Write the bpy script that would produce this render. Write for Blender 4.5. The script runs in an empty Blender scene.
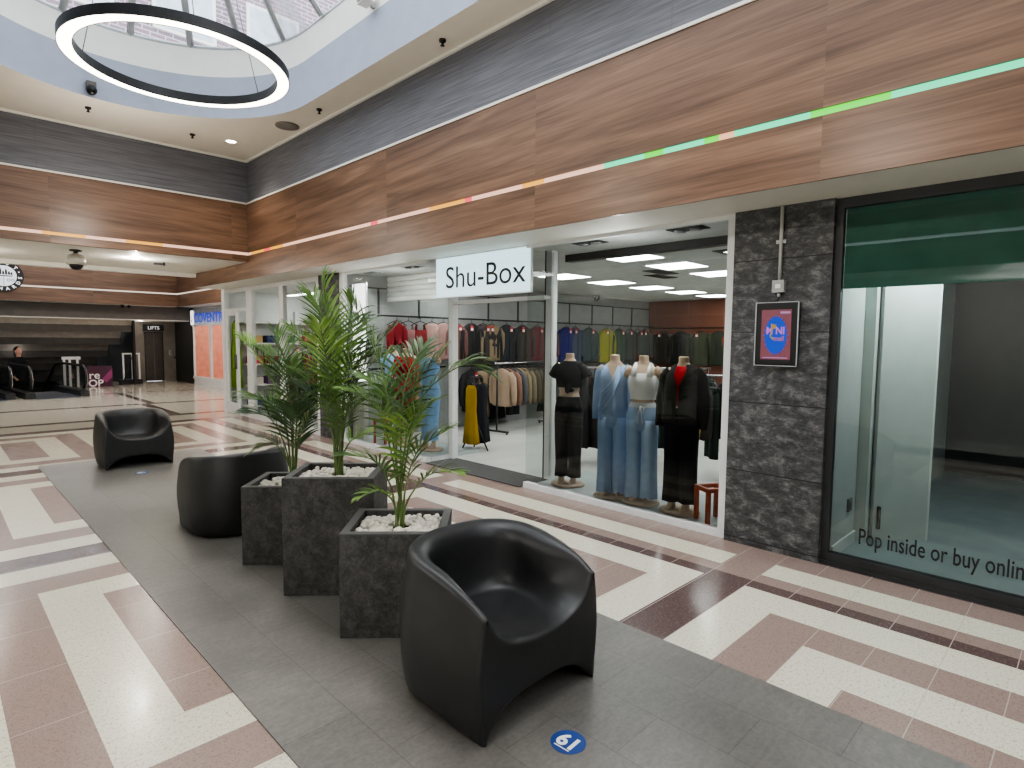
import bpy, math, random
from mathutils import Vector, Matrix
rnd = random.Random(7)
SC = bpy.context.scene
COL = SC.collection
PI = math.pi
sin, cos = math.sin, math.cos

# ------------------------------------------------------------------ helpers
def lin(v):
    v /= 255.0
    return v / 12.92 if v <= 0.04045 else ((v + 0.055) / 1.055) ** 2.4
def C(r, g, b): return (lin(r), lin(g), lin(b), 1.0)

class MB:
    """collects shapes, then links them as ONE mesh object"""
    def __init__(s): s.v = []; s.f = []; s.sm = []; s.mi = []
    def add(s, vs, fs, smooth=False, mi=0):
        o = len(s.v); s.v += [tuple(p) for p in vs]
        for f in fs:
            s.f.append(tuple(i + o for i in f)); s.sm.append(smooth); s.mi.append(mi)
        return s
    def box(s, x0, y0, z0, x1, y1, z1, mi=0, M=None):
        vs = [Vector(p) for p in ((x0,y0,z0),(x1,y0,z0),(x1,y1,z0),(x0,y1,z0),(x0,y0,z1),(x1,y0,z1),(x1,y1,z1),(x0,y1,z1))]
        if M: vs = [M @ p for p in vs]
        return s.add(vs, [(3,2,1,0),(4,5,6,7),(0,1,5,4),(1,2,6,5),(2,3,7,6),(3,0,4,7)], False, mi)
    def quad(s, a, b, c, d, mi=0): return s.add([a, b, c, d], [(0,1,2,3)], False, mi)
    def loft(s, rings, cap=True, smooth=True, closed=True, mi=0):
        n = len(rings[0]); vs = [p for r in rings for p in r]; fs = []
        for i in range(len(rings) - 1):
            for j in range(n if closed else n - 1):
                k = (j + 1) % n
                fs.append((i*n+j, i*n+k, (i+1)*n+k, (i+1)*n+j))
        if cap and closed:
            fs.append(tuple(range(n - 1, -1, -1))); fs.append(tuple((len(rings)-1)*n + j for j in range(n)))
        return s.add(vs, fs, smooth, mi)
    def tube(s, pts, r, n=8, cap=True, mi=0):
        pts = [Vector(p) for p in pts]; m = len(pts)
        rs = r if isinstance(r, (list, tuple)) else [r] * m
        rings = []; prev = None
        for i, p in enumerate(pts):
            t = (pts[min(i+1, m-1)] - pts[max(i-1, 0)]).normalized()
            if prev is None:
                a = Vector((0,0,1)) if abs(t.z) < 0.9 else Vector((1,0,0))
                u = t.cross(a).normalized()
            else:
                u = (prev - t * prev.dot(t)).normalized()
            prev = u; w = t.cross(u)
            rings.append([p + (u*cos(2*PI*k/n) + w*sin(2*PI*k/n)) * rs[i] for k in range(n)])
        return s.loft(rings, cap, True, True, mi)
    def cyl(s, x, y, z0, z1, r, n=24, r1=None, mi=0):
        r1 = r if r1 is None else r1
        rings = [[(x+q*cos(2*PI*k/n), y+q*sin(2*PI*k/n), z) for k in range(n)] for z, q in ((z0, r), (z1, r1))]
        return s.loft(rings, True, False, True, mi)
    def lathe(s, prof, n=24, M=None, cap=True, mi=0):
        rings = []
        for r, z in prof:
            ring = [Vector((r*cos(2*PI*k/n), r*sin(2*PI*k/n), z)) for k in range(n)]
            rings.append([M @ p for p in ring] if M else ring)
        return s.loft(rings, cap, True, True, mi)
    def ell(s, c, rx, ry, rz, n=16, m=10, mi=0):
        rings = []
        for i in range(m + 1):
            a = -PI/2 + PI*i/m; q = max(cos(a), 0.02)
            rings.append([(c[0]+rx*q*cos(2*PI*k/n), c[1]+ry*q*sin(2*PI*k/n), c[2]+rz*sin(a)) for k in range(n)])
        return s.loft(rings, True, True, True, mi)
    def build(s, name, mat, parent=None, kind=None):
        me = bpy.data.meshes.new(name)
        me.from_pydata(s.v, [], s.f)
        for m in (mat if isinstance(mat, (list, tuple)) else [mat]): me.materials.append(m)
        me.polygons.foreach_set('use_smooth', s.sm)
        me.polygons.foreach_set('material_index', s.mi)
        me.update()
        o = bpy.data.objects.new(name, me); COL.objects.link(o)
        if parent: o.parent = parent
        if kind: o['kind'] = kind
        return o

def thing(name, label, cat, loc=(0,0,0), rz=0.0, group=None, scale=1.0):
    o = bpy.data.objects.new(name, None); COL.objects.link(o)
    o.location = loc; o.rotation_euler = (0, 0, rz); o.scale = (scale,)*3
    o.empty_display_size = 0.1
    o['label'] = label; o['category'] = cat
    if group: o['group'] = group
    return o
def tag(o, label, cat, group=None):
    o['label'] = label; o['category'] = cat
    if group: o['group'] = group
    return o
def struct(name, mb, mat, parent=None):
    return mb.build(name, mat, parent, 'structure')
def copy_tree(o, parent=None):
    c = o.copy(); COL.objects.link(c); c.parent = parent
    for ch in list(o.children): copy_tree(ch, c)
    return c
def text_mesh(name, s, size, mat, parent, M, extrude=0.002, align='LEFT', width=None, bold=0.0, spacing=1.0):
    cu = bpy.data.curves.new('t', 'FONT'); cu.body = s; cu.size = size; cu.extrude = extrude
    cu.align_x = align; cu.offset = bold; cu.resolution_u = 4; cu.space_character = spacing
    t = bpy.data.objects.new('t', cu); COL.objects.link(t)
    dg = bpy.context.evaluated_depsgraph_get(); dg.update()
    me = bpy.data.meshes.new_from_object(t.evaluated_get(dg)); me.name = name
    bpy.data.objects.remove(t); bpy.data.curves.remove(cu)
    xs = [v.co.x for v in me.vertices]
    k = 1.0
    if width and xs: k = width / (max(xs) - min(xs))
    me.transform(M @ Matrix.Diagonal((k, 1, 1, 1)))
    me.materials.clear(); me.materials.append(mat)
    o = bpy.data.objects.new(name, me); COL.objects.link(o); o.parent = parent
    return o
def basis(origin, x, y):
    x = Vector(x).normalized(); y = Vector(y).normalized(); z = x.cross(y)
    M = Matrix.Identity(4)
    for i in range(3): M[i][0], M[i][1], M[i][2], M[i][3] = x[i], y[i], z[i], origin[i]
    return M

# ------------------------------------------------------------------ materials
class NT:
    def __init__(s, name):
        s.m = bpy.data.materials.new(name); s.m.use_nodes = True
        s.t = s.m.node_tree; s.t.nodes.clear()
        s.out = s.n('ShaderNodeOutputMaterial')
        s.b = s.n('ShaderNodeBsdfPrincipled'); s.l(s.b.outputs[0], s.out.inputs[0])
    def n(s, typ, **kw):
        nd = s.t.nodes.new(typ)
        for k, v in kw.items(): setattr(nd, k, v)
        return nd
    def l(s, a, b): s.t.links.new(a, b)
    def obj(s, scale=(1,1,1), rot=(0,0,0), loc=(0,0,0)):
        tc = s.n('ShaderNodeTexCoord'); mp = s.n('ShaderNodeMapping')
        mp.inputs['Scale'].default_value = scale; mp.inputs['Rotation'].default_value = rot; mp.inputs['Location'].default_value = loc
        s.l(tc.outputs['Object'], mp.inputs[0]); return mp.outputs[0]
    def noise(s, vec, scale=5, detail=4, rough=0.5, dist=0.0):
        nz = s.n('ShaderNodeTexNoise'); nz.inputs['Scale'].default_value = scale; nz.inputs['Detail'].default_value = detail
        nz.inputs['Roughness'].default_value = rough; nz.inputs['Distortion'].default_value = dist
        s.l(vec, nz.inputs['Vector']); return nz.outputs['Fac']
    def ramp(s, fac, stops, interp='LINEAR'):
        r = s.n('ShaderNodeValToRGB'); r.color_ramp.interpolation = interp
        while len(r.color_ramp.elements) < len(stops): r.color_ramp.elements.new(0.5)
        for e, (p, c) in zip(r.color_ramp.elements, stops): e.position = p; e.color = c
        s.l(fac, r.inputs[0]); return r.outputs[0]
    def mix(s, fac, a, b, mode='MIX'):
        m = s.n('ShaderNodeMix', data_type='RGBA', blend_type=mode)
        for sock, v in ((m.inputs[0], fac), (m.inputs[6], a), (m.inputs[7], b)):
            if hasattr(v, 'node'): s.l(v, sock)
            else: sock.default_value = v
        return m.outputs[2]
    def bump(s, h, strength=0.2, dist=0.01):
        b = s.n('ShaderNodeBump'); b.inputs['Strength'].default_value = strength; b.inputs['Distance'].default_value = dist
        s.l(h, b.inputs['Height']); s.l(b.outputs[0], s.b.inputs['Normal'])
    def set(s, col=None, rough=None, metal=None, spec=None, coat=None):
        for k, v in (('Base Color', col), ('Roughness', rough), ('Metallic', metal), ('Specular IOR Level', spec), ('Coat Weight', coat)):
            if v is None: continue
            if hasattr(v, 'node'): s.l(v, s.b.inputs[k])
            else: s.b.inputs[k].default_value = v
        return s

def plain(name, col, rough=0.5, metal=0.0, spec=0.5, var=0.06, scale=6.0, bump=0.0):
    t = NT(name); v = t.obj(); nz = t.noise(v, scale, 3)
    d = tuple(max(0, c*(1-var*2)) for c in col[:3]) + (1,); u = tuple(min(1, c*(1+var*2)) for c in col[:3]) + (1,)
    t.set(t.ramp(nz, [(0.3, d), (0.7, u)]), rough, metal, spec)
    if bump: t.bump(t.noise(v, scale*20, 3), bump, 0.002)
    return t.m
def emit(name, col, strength, base=0.05):
    t = NT(name); t.set((base,base,base,1), 0.5)
    t.b.inputs['Emission Color'].default_value = col; t.b.inputs['Emission Strength'].default_value = strength
    return t.m
def glass(name, tint=(1,1,1,1), rough=0.0, refl=1.0):
    t = NT(name); t.t.nodes.remove(t.b)
    tr = t.n('ShaderNodeBsdfTransparent'); tr.inputs[0].default_value = tint
    gl = t.n('ShaderNodeBsdfGlossy'); gl.inputs['Roughness'].default_value = rough
    fr = t.n('ShaderNodeFresnel'); fr.inputs[0].default_value = 1.5
    mu = t.n('ShaderNodeMath', operation='MULTIPLY'); mu.inputs[1].default_value = refl
    mx = t.n('ShaderNodeMixShader')
    t.l(fr.outputs[0], mu.inputs[0]); t.l(mu.outputs[0], mx.inputs[0])
    t.l(tr.outputs[0], mx.inputs[1]); t.l(gl.outputs[0], mx.inputs[2]); t.l(mx.outputs[0], t.out.inputs[0])
    return t.m
SEAM = 2.42*3 - 1.314
def wood(name, axis):
    """long-grain veneer panels; axis 1 = runs along y, 0 = along x"""
    t = NT(name); tc = t.n('ShaderNodeTexCoord'); sp = t.n('ShaderNodeSeparateXYZ'); t.l(tc.outputs['Object'], sp.inputs[0])
    run, perp = sp.outputs[axis], sp.outputs[1-axis]
    dv = t.n('ShaderNodeMath', operation='DIVIDE'); dv.inputs[1].default_value = 2.42; ad = t.n('ShaderNodeMath', operation='ADD'); ad.inputs[1].default_value = SEAM; t.l(run, ad.inputs[0]); t.l(ad.outputs[0], dv.inputs[0])
    fl = t.n('ShaderNodeMath', operation='FLOOR'); t.l(dv.outputs[0], fl.inputs[0])
    of = t.n('ShaderNodeMath', operation='MULTIPLY'); of.inputs[1].default_value = 0.37; t.l(fl.outputs[0], of.inputs[0])
    # slight slope of the grain
    sl = t.n('ShaderNodeMath', operation='MULTIPLY'); sl.inputs[1].default_value = 0.03; t.l(run, sl.inputs[0])
    za = t.n('ShaderNodeMath', operation='ADD'); t.l(sp.outputs[2], za.inputs[0]); t.l(sl.outputs[0], za.inputs[1])
    zb = t.n('ShaderNodeMath', operation='ADD'); t.l(za.outputs[0], zb.inputs[0]); t.l(of.outputs[0], zb.inputs[1])
    def comb(a, b):
        m1 = t.n('ShaderNodeMath', operation='MULTIPLY'); m1.inputs[1].default_value = a; t.l(run, m1.inputs[0])
        m2 = t.n('ShaderNodeMath', operation='MULTIPLY'); m2.inputs[1].default_value = b; t.l(zb.outputs[0], m2.inputs[0])
        cb = t.n('ShaderNodeCombineXYZ'); t.l(m1.outputs[0], cb.inputs[0]); t.l(m2.outputs[0], cb.inputs[1]); t.l(of.outputs[0], cb.inputs[2])
        return cb.outputs[0]
    n1 = t.noise(comb(0.55, 7.0), 1.0, 4, 0.55, 0.6)
    n2 = t.noise(comb(1.6, 60.0), 1.0, 4, 0.6, 0.3)
    n3 = t.noise(comb(0.5, 2.2), 1.0, 2)
    c1 = t.ramp(n1, [(0.25, C(78,57,43)), (0.45, C(107,82,65)), (0.60, C(124,96,77)), (0.78, C(148,119,97))])
    c2 = t.ramp(n2, [(0.3, (0.70,0.68,0.68,1)), (0.62, (1.05,1.04,1.03,1))])
    c = t.mix(1.0, c1, c2, 'MULTIPLY')
    c = t.mix(0.5, c, t.ramp(n3, [(0.3, (0.86,0.86,0.86,1)), (0.7, (1.08,1.07,1.06,1))]), 'MULTIPLY')
    t.set(c, 0.38, 0, 0.4); t.bump(n2, 0.05, 0.002)
    return t.m
def stone_tile(name, c0, c1, speck, gy=0.2743, rough=0.22, fleck=0.5, goff=1.587):
    t = NT(name); v = t.obj()
    n1 = t.noise(v, 62, 4, 0.7); n2 = t.noise(v, 110, 2); n3 = t.noise(v, 24, 4, 0.7)
    c = t.mix(n3, c0, c1)
    c = t.mix(t.ramp(n1, [(0.56, (0,0,0,1)), (0.62, (fleck,fleck,fleck,1))]), c, speck)
    c = t.mix(t.ramp(n2, [(0.35, (0.35,0.35,0.35,1)), (0.45, (0,0,0,1))]), c, tuple(q*0.55 for q in speck[:3]) + (1,))
    sp = t.n('ShaderNodeSeparateXYZ'); t.l(v, sp.inputs[0])
    def joint(sock, period, off, wd):
        a = t.n('ShaderNodeMath', operation='SUBTRACT'); a.inputs[1].default_value = off; t.l(sock, a.inputs[0])
        m = t.n('ShaderNodeMath', operation='PINGPONG'); m.inputs[1].default_value = period/2; t.l(a.outputs[0], m.inputs[0])
        l = t.n('ShaderNodeMath', operation='LESS_THAN'); l.inputs[1].default_value = wd; t.l(m.outputs[0], l.inputs[0]); return l.outputs[0]
    g = joint(sp.outputs[1], gy, goff, 0.0024)
    return t, c, g, v
def floor_mat(name, c0, c1, speck, grout, rough=0.2, fleck=0.5, gy=0.2743, goff=1.587):
    t, c, g, v = stone_tile(name, c0, c1, speck, gy, rough, fleck, goff)
    c = t.mix(g, c, grout)
    t.set(c, t.ramp(t.noise(v, 9, 3), [(0.3, (rough*0.8,)*3+(1,)), (0.7, (rough*1.35,)*3+(1,))]), 0, 0.5)
    return t.m
def slate(name, dark, light, scale=3.0, rough=0.55, spec=0.5, bump=0.5):
    t = NT(name); v = t.obj((1,1,1))
    w = t.noise(v, scale*2.0, 10, 0.72, 0.5); f = t.noise(v, scale*8, 8, 0.75, 0.5); b = t.noise(v, scale*0.5, 2)
    c = t.ramp(w, [(0.32, dark), (0.5, tuple((a*0.6+c_*0.4) for a, c_ in zip(dark, light))), (0.68, light)])
    c = t.mix(0.65, c, t.ramp(f, [(0.35, (0.45,0.45,0.46,1)), (0.62, (1.3,1.3,1.3,1))]), 'MULTIPLY')
    c = t.mix(0.5, c, t.ramp(b, [(0.35, (0.7,0.7,0.7,1)), (0.65, (1.25,1.25,1.25,1))]), 'MULTIPLY')
    t.set(c, rough, 0, spec); t.bump(f, bump, 0.006)
    return t.m
def fabric(name, col, var=0.10, scale=30, rough=0.9):
    return plain(name, col, rough, 0, 0.2, var, scale, 0.15)

M = {}
M['wood_y'] = wood('walnut_veneer_long', 1)
M['wood_x'] = wood('walnut_veneer_cross', 0)
M['cream'] = floor_mat('cream_terrazzo', C(206,200,180), C(217,211,193), C(158,142,116), C(190,183,163), 0.2, 0.6, 0.5486)
M['pink'] = floor_mat('pink_granite', C(138,118,110), C(154,134,124), C(112,92,86), C(172,158,147), 0.2, 0.4)
M['pink_left'] = floor_mat('pink_granite_large', C(138,118,110), C(154,134,124), C(112,92,86), C(172,158,147), 0.2, 0.4, 0.5172, 2.987)
M['brown'] = floor_mat('brown_granite', C(82,66,64), C(97,80,77), C(138,118,112), C(176,158,150), 0.18, 0.5)
def far_stone(n, a, b, s): return floor_mat(n, a, b, s, C(190,184,170), 0.12, 0.4, 0.8)
M['cream_far'] = far_stone('polished_cream_terrazzo', C(186,180,165), C(200,194,178), C(160,150,135))
M['brown_far'] = far_stone('polished_brown_granite', C(84,74,70), C(100,88,84), C(120,104,98))
# dark mat tiles
t = NT('dark_grey_mat_tile'); v = t.obj()
n1 = t.noise(v, 1.3, 5, 0.6, 0.5); n2 = t.noise(t.obj((9, 45, 9), (0,0,0.5)), 1.0, 4, 0.6); n3 = t.noise(v, 60, 3)
c = t.ramp(n1, [(0.3, C(96,93,88)), (0.55, C(112,108,103)), (0.75, C(128,124,118))])
c = t.mix(0.35, c, t.ramp(n2, [(0.35, (0.72,0.72,0.72,1)), (0.65, (1.12,1.12,1.12,1))]), 'MULTIPLY')
c = t.mix(0.35, c, t.ramp(n3, [(0.35, (0.7,0.7,0.7,1)), (0.65, (1.2,1.2,1.2,1))]), 'MULTIPLY')
br = t.n('ShaderNodeTexBrick'); br.offset = 0.5; br.inputs['Scale'].default_value = 1.0
br.inputs['Brick Width'].default_value = 0.62; br.inputs['Row Height'].default_value = 0.305
br.inputs['Mortar Size'].default_value = 0.0022; br.inputs['Mortar Smooth'].default_value = 0.2
br.inputs['Color1'].default_value = (1,1,1,1); br.inputs['Color2'].default_value = (0.88,0.88,0.88,1); br.inputs['Mortar'].default_value = (0.62,0.62,0.62,1)
t.l(t.obj((1,1,1), (0,0,PI/2), (-3.09+0.62*9, -0.92+0.305*40, 0)), br.inputs['Vector'])
t.set(t.mix(1.0, c, br.outputs['Color'], 'MULTIPLY'), t.ramp(n1, [(0.3, (0.34,)*3+(1,)), (0.7, (0.5,)*3+(1,))]), 0, 0.45)
t.bump(n2, 0.12, 0.002); M['mat'] = t.m
M['white'] = plain('white_paint', C(234,234,230), 0.5, var=0.01)
M['soffit'] = plain('soffit_paint', C(226,224,216), 0.6, var=0.01)
M['ceil'] = plain('warm_grey_ceiling_paint', C(224,217,204), 0.7, var=0.01)
M['shopceil'] = plain('shop_ceiling_tile', C(190,192,188), 0.8, var=0.03)
M['blue'] = plain('pale_blue_paint', C(160,168,184), 0.6, var=0.02)
M['frame_w'] = plain('white_powder_coat', C(222,223,222), 0.35, var=0.02)
M['frame_g'] = plain('grey_anodised_frame', C(168,172,174), 0.35, 0.3)
M['black_metal'] = plain('black_metal', C(28,28,29), 0.4, 0.3)
M['anth'] = plain('anthracite_frame', C(50,51,52), 0.4, 0.2)
M['chrome'] = plain('brushed_steel', C(190,190,188), 0.25, 0.9)
M['chair'] = plain('matt_black_polyethylene', C(36,36,37), 0.40, 0, 0.5, 0.08, 14, 0.25)
M['planter'] = slate('charcoal_fibre_stone', C(46,45,44), C(90,88,86), 9, 0.6, 0.4, 0.4)
M['planter_rim'] = plain('charcoal_planter_rim', C(88,87,85), 0.6)
M['pebble'] = plain('white_pebble', C(222,216,204), 0.6, 0, 0.4, 0.12, 18)
M['soil'] = plain('dark_soil', C(32,27,23), 0.95, var=0.3, scale=60)
M['stem'] = plain('palm_stem_green', C(92,112,62), 0.55, var=0.15)
def leaf(n, a, b):
    t = NT(n); v = t.obj(); t.set(t.ramp(t.noise(v, 5, 2), [(0.3, a), (0.7, b)]), 0.42, 0, 0.5)
    t.b.inputs['Subsurface Weight'].default_value = 0.0
    return t.m
M['leaf'] = leaf('palm_leaf_green', C(58,84,40), C(100,130,64))
M['leaf2'] = leaf('palm_leaf_fresh', C(88,122,50), C(136,166,80))
M['leaf3'] = leaf('palm_leaf_dark', C(42,66,40), C(78,104,66))
# stone pillar
t = NT('riven_black_slate'); v = t.obj()
w = t.noise(t.obj((9,9,15),(0.6,0,0)), 1.0, 14, 0.74, 0.35); f = t.noise(t.obj((28,28,75),(-0.55,0,0)), 1.0, 8, 0.75, 0.5)
c = t.ramp(w, [(0.36, C(40,41,42)), (0.5, C(68,68,69)), (0.64, C(118,117,116))])
c = t.mix(0.7, c, t.ramp(f, [(0.36, (0.4,0.4,0.4,1)), (0.6, (1.25,1.25,1.25,1))]), 'MULTIPLY')
sp = t.n('ShaderNodeSeparateXYZ'); t.l(v, sp.inputs[0])
a = t.n('ShaderNodeMath', operation='ADD'); a.inputs[1].default_value = -0.045; t.l(sp.outputs[2], a.inputs[0])
pm = t.n('ShaderNodeMath', operation='PINGPONG'); pm.inputs[1].default_value = 0.2725; t.l(a.outputs[0], pm.inputs[0])
ls = t.n('ShaderNodeMath', operation='LESS_THAN'); ls.inputs[1].default_value = 0.004; t.l(pm.outputs[0], ls.inputs[0])
t.set(t.mix(ls.outputs[0], c, C(20,20,20)), 0.5, 0, 0.5); t.bump(f, 0.6, 0.008); M['slate'] = t.m
# ribbed grey wall covering above the wood
def ribbed(name, axis):
    t = NT(name); v = t.obj()
    sp = t.n('ShaderNodeSeparateXYZ'); t.l(v, sp.inputs[0])
    wv = t.noise(t.obj((1.5,1.5,60)), 1.0, 4, 0.6)
    c = t.ramp(wv, [(0.3, C(88,89,93)), (0.5, C(104,105,110)), (0.7, C(120,121,127))])
    pp = t.n('ShaderNodeMath', operation='PINGPONG'); pp.inputs[1].default_value = 0.6; t.l(sp.outputs[axis], pp.inputs[0])
    lt = t.n('ShaderNodeMath', operation='LESS_THAN'); lt.inputs[1].default_value = 0.004; t.l(pp.outputs[0], lt.inputs[0])
    t.set(t.mix(lt.outputs[0], c, C(100,101,104)), 0.6, 0, 0.3); t.bump(wv, 0.5, 0.01)
    return t.m
M['rib_y'] = ribbed('ribbed_grey_covering', 1); M['rib_x'] = ribbed('ribbed_grey_covering_cross', 0)
M['glass'] = glass('clear_glass', (0.95,0.97,0.96,1), 0.0, 0.4)
M['glass_tint'] = glass('shop_glass', (0.86,0.89,0.88,1), 0.0, 1.0)
M['glass_vac'] = glass('vacant_shop_glass', (0.66,0.72,0.71,1), 0.0, 1.5)
M['skyglass'] = glass('skylight_glass', (0.84,0.88,0.92,1), 0.05, 0.6)
_t = M['skyglass'].node_tree; _mx = [n for n in _t.nodes if n.type == 'MIX_SHADER'][0]; _o = [n for n in _t.nodes if n.type == 'OUTPUT_MATERIAL'][0]
_tl = _t.nodes.new('ShaderNodeBsdfTranslucent'); _tl.inputs[0].default_value = (0.9,0.93,0.97,1); _m2 = _t.nodes.new('ShaderNodeMixShader'); _m2.inputs[0].default_value = 0.10
_t.links.new(_mx.outputs[0], _m2.inputs[1]); _t.links.new(_tl.outputs[0], _m2.inputs[2]); _t.links.new(_m2.outputs[0], _o.inputs[0])
M['ring'] = emit('ring_light_diffuser', (1.0, 0.93, 0.80, 1), 7.0)
M['panel'] = emit('led_panel', (0.97, 1.0, 0.98, 1), 13.0)
M['strip'] = emit('strip_light_tube', (0.97,1,0.98,1), 7.0)
M['spot'] = emit('downlight_lamp', (1.0, 0.95, 0.8, 1), 22.0)
M['spotoff'] = plain('dim_lamp_glass', C(150,152,150), 0.3)
M['sign'] = emit('lightbox_face', (0.60, 0.90, 1.0, 1), 1.05, 0.45)
M['tubelight'] = emit('white_lit_panel', (1.0, 0.99, 0.95, 1), 2.2)
M['black'] = plain('black_lettering', C(24,24,26), 0.5)
M['skin'] = plain('mannequin_beige', C(196,170,146), 0.5, var=0.02)
M['ticket_r'] = plain('red_ticket', C(176,52,58), 0.5)
M['ticket_w'] = plain('white_ticket', C(232,228,224), 0.5)
M['shopfloor'] = plain('pale_grey_shop_floor', C(198,199,194), 0.3, 0, 0.5, 0.05, 3)
M['dispfloor'] = plain('pale_display_floor', C(176,186,186), 0.3, 0, 0.5, 0.04, 3)
M['vacfloor'] = plain('vacant_floor', C(150,164,166), 0.4, 0, 0.5, 0.05, 4)
M['greywall'] = plain('shop_grey_wall', C(150,152,150), 0.7, var=0.03)
M['whitewall'] = plain('shop_white_wall', C(206,208,205), 0.7, var=0.02)
M['darkwall'] = plain('dark_grey_wall', C(62,60,59), 0.6, var=0.06)
M['vdark'] = plain('near_black_wall', C(26,25,25), 0.7)
M['entrymat'] = plain('charcoal_entrance_mat', C(70,69,68), 0.95, var=0.2, scale=120)
M['fasc_grey'] = plain('taupe_bulkhead', C(92,88,84), 0.6)
t = NT('brown_wall_tile'); v = t.obj()
br = t.n('ShaderNodeTexBrick'); br.offset = 0.0; br.inputs['Scale'].default_value = 1.0; br.inputs['Brick Width'].default_value = 0.9; br.inputs['Row Height'].default_value = 0.45
br.inputs['Mortar Size'].default_value = 0.006; br.inputs['Color1'].default_value = C(134,84,66); br.inputs['Color2'].default_value = C(124,76,60); br.inputs['Mortar'].default_value = C(150,104,88)
sp = t.n('ShaderNodeSeparateXYZ'); t.l(v, sp.inputs[0]); cb = t.n('ShaderNodeCombineXYZ'); t.l(sp.outputs[1], cb.inputs[0]); t.l(sp.outputs[2], cb.inputs[1]); t.l(cb.outputs[0], br.inputs['Vector'])
t.set(br.outputs['Color'], 0.5); M['brownwall'] = t.m
def led_mat(name, axis):
    t = NT(name); tc = t.n('ShaderNodeTexCoord'); sp = t.n('ShaderNodeSeparateXYZ'); t.l(tc.outputs['Object'], sp.inputs[0])
    mr = t.n('ShaderNodeMapRange'); mr.inputs['From Min'].default_value = -2.0; mr.inputs['From Max'].default_value = 12.0
    t.l(sp.outputs[axis], mr.inputs['Value'])
    def P(y): return (y + 2) / 14
    teal, green, peach, yel, red, warm = (0.04,0.95,0.48,1), (0.08,0.9,0.02,1), (1,0.5,0.28,1), (1,0.45,0.04,1), (1,0.08,0.12,1), (1,0.58,0.42,1)
    if axis == 1:
        st = [(0, teal), (P(0.95), green), (P(1.35), teal), (P(1.83), peach), (P(1.95), green), (P(2.05), teal), (P(2.42), green), (P(2.55), teal), (P(2.95), warm),
              (P(3.6), yel), (P(3.9), warm), (P(4.6), red), (P(4.72), yel), (P(5.3), warm), (P(6.35), red), (P(6.5), warm), (P(9.0), yel), (P(9.5), red), (P(9.75), yel), (P(10.3), warm)]
    else:
        st = [(0, warm), (P(0.3), yel), (P(0.5), warm), (P(1.2), yel), (P(1.7), warm), (P(2.2), yel), (P(2.7), warm)]
    col = t.ramp(mr.outputs[0], st, 'CONSTANT')
    t.set((0.05,0.05,0.05,1), 0.5); t.l(col, t.b.inputs['Emission Color']); t.b.inputs['Emission Strength'].default_value = 1.1
    return t.m
M['led_y'] = led_mat('colour_led_strip', 1); M['led_x'] = led_mat('colour_led_strip_cross', 0)
M['led_far'] = emit('warm_led_strip', (1,0.86,0.74,1), 0.8)
FAB = {}
def fab(r, g, b):
    k = (r, g, b)
    if k not in FAB: FAB[k] = fabric('fabric_%02x%02x%02x' % k, C(r, g, b), 0.03, 14)
    return FAB[k]

# ------------------------------------------------------------------ camera
F, YAW, PIT, ROL = 589.655, 0.783686, -0.0740662, 0.00955709
fw = Vector((sin(YAW)*cos(PIT), cos(YAW)*cos(PIT), sin(PIT))); r0 = Vector((cos(YAW), -sin(YAW), 0)); u0 = r0.cross(fw)
rr = cos(ROL)*r0 + sin(ROL)*u0; uu = -sin(ROL)*r0 + cos(ROL)*u0
cam = bpy.data.objects.new('camera', bpy.data.cameras.new('camera')); COL.objects.link(cam)
mw = Matrix.Identity(4)
for i in range(3): mw[i][0], mw[i][1], mw[i][2] = rr[i], uu[i], -fw[i]
mw[2][3] = 1.6; cam.matrix_world = mw
cam.data.sensor_fit = 'HORIZONTAL'; cam.data.sensor_width = 36; cam.data.lens = F/1024*36
cam.data.clip_start = 0.05; cam.data.clip_end = 200
SC.camera = cam

# ================================================================== THE SETTING
W = 4.60; XF = 3.99; CX = 1.83; YB = 10.415; YC = 13.25
# floor: strips and bands of stone, one face per area
us = [0, .20, .49, .75, 1.03, 1.15, 1.29, 1.55, 1.80, 2.76]
cents = [1.73 + 3.55*k for k in range(-4, 4)]
xs = sorted(set([round(CX + s*(.91+u), 4) for u in us for s in (1, -1)] + [round(CX + s*(.91-u), 4) for u in (.2, .49, .75) for s in (1, -1)]))
ys = sorted(set([round(c + s*d, 4) for c in cents for s in (1, -1) for d in (.145, .42, .69, .96)] + [1.38, 9.13]))
ys = [y for y in ys if -10 <= y < 12.6]
fb = MB()
def stone(x, y):
    u = abs(x-CX) - .91; d = min(abs(y-c) for c in cents)
    if u < 0 and y < 9.13: return None
    if u > 1.80: return 2 if y < 1.38 else 1
    if u > 1.55: return 1
    if u > 1.29: return 0 if d > .145 else 1
    if u > 1.15: return 1
    if u > 1.03: return 2
    u = abs(u)
    if d < .145: return 2
    if d < .42 or u > .75: return 0
    if d < .69 or u > .49: return 1
    if d < .96 or u > .20: return 0
    return 1
for i in range(len(xs)-1):
    for j in range(len(ys)-1):
        x0, x1, y0, y1 = xs[i], xs[i+1], ys[j], ys[j+1]
        s = stone((x0+x1)/2, (y0+y1)/2)
        if s is None: s = 1
        if s == 1 and x1 <= .92: s = 5
        fb.quad((x0,y0,0),(x1,y0,0),(x1,y1,0),(x0,y1,0), s)
yend = ys[-1]
bands = [(yend, 13.36, 3), (13.36, 13.6, 4), (13.6, 16.02, 3), (16.02, 16.22, 4), (16.22, 19.55, 3), (19.55, 19.7, 4), (19.7, 20.3, 3)]
for y0, y1, mi in bands:
    xr = xs[-1] if y1 < 13.5 else 6.75
    fb.quad((-5,y0,0),(xr,y0,0),(xr,y1,0),(-5,y1,0), mi)
fb.quad((3.14,20.3,0),(6.75,20.3,0),(6.75,24.6,0),(3.14,24.6,0), 3)
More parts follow.
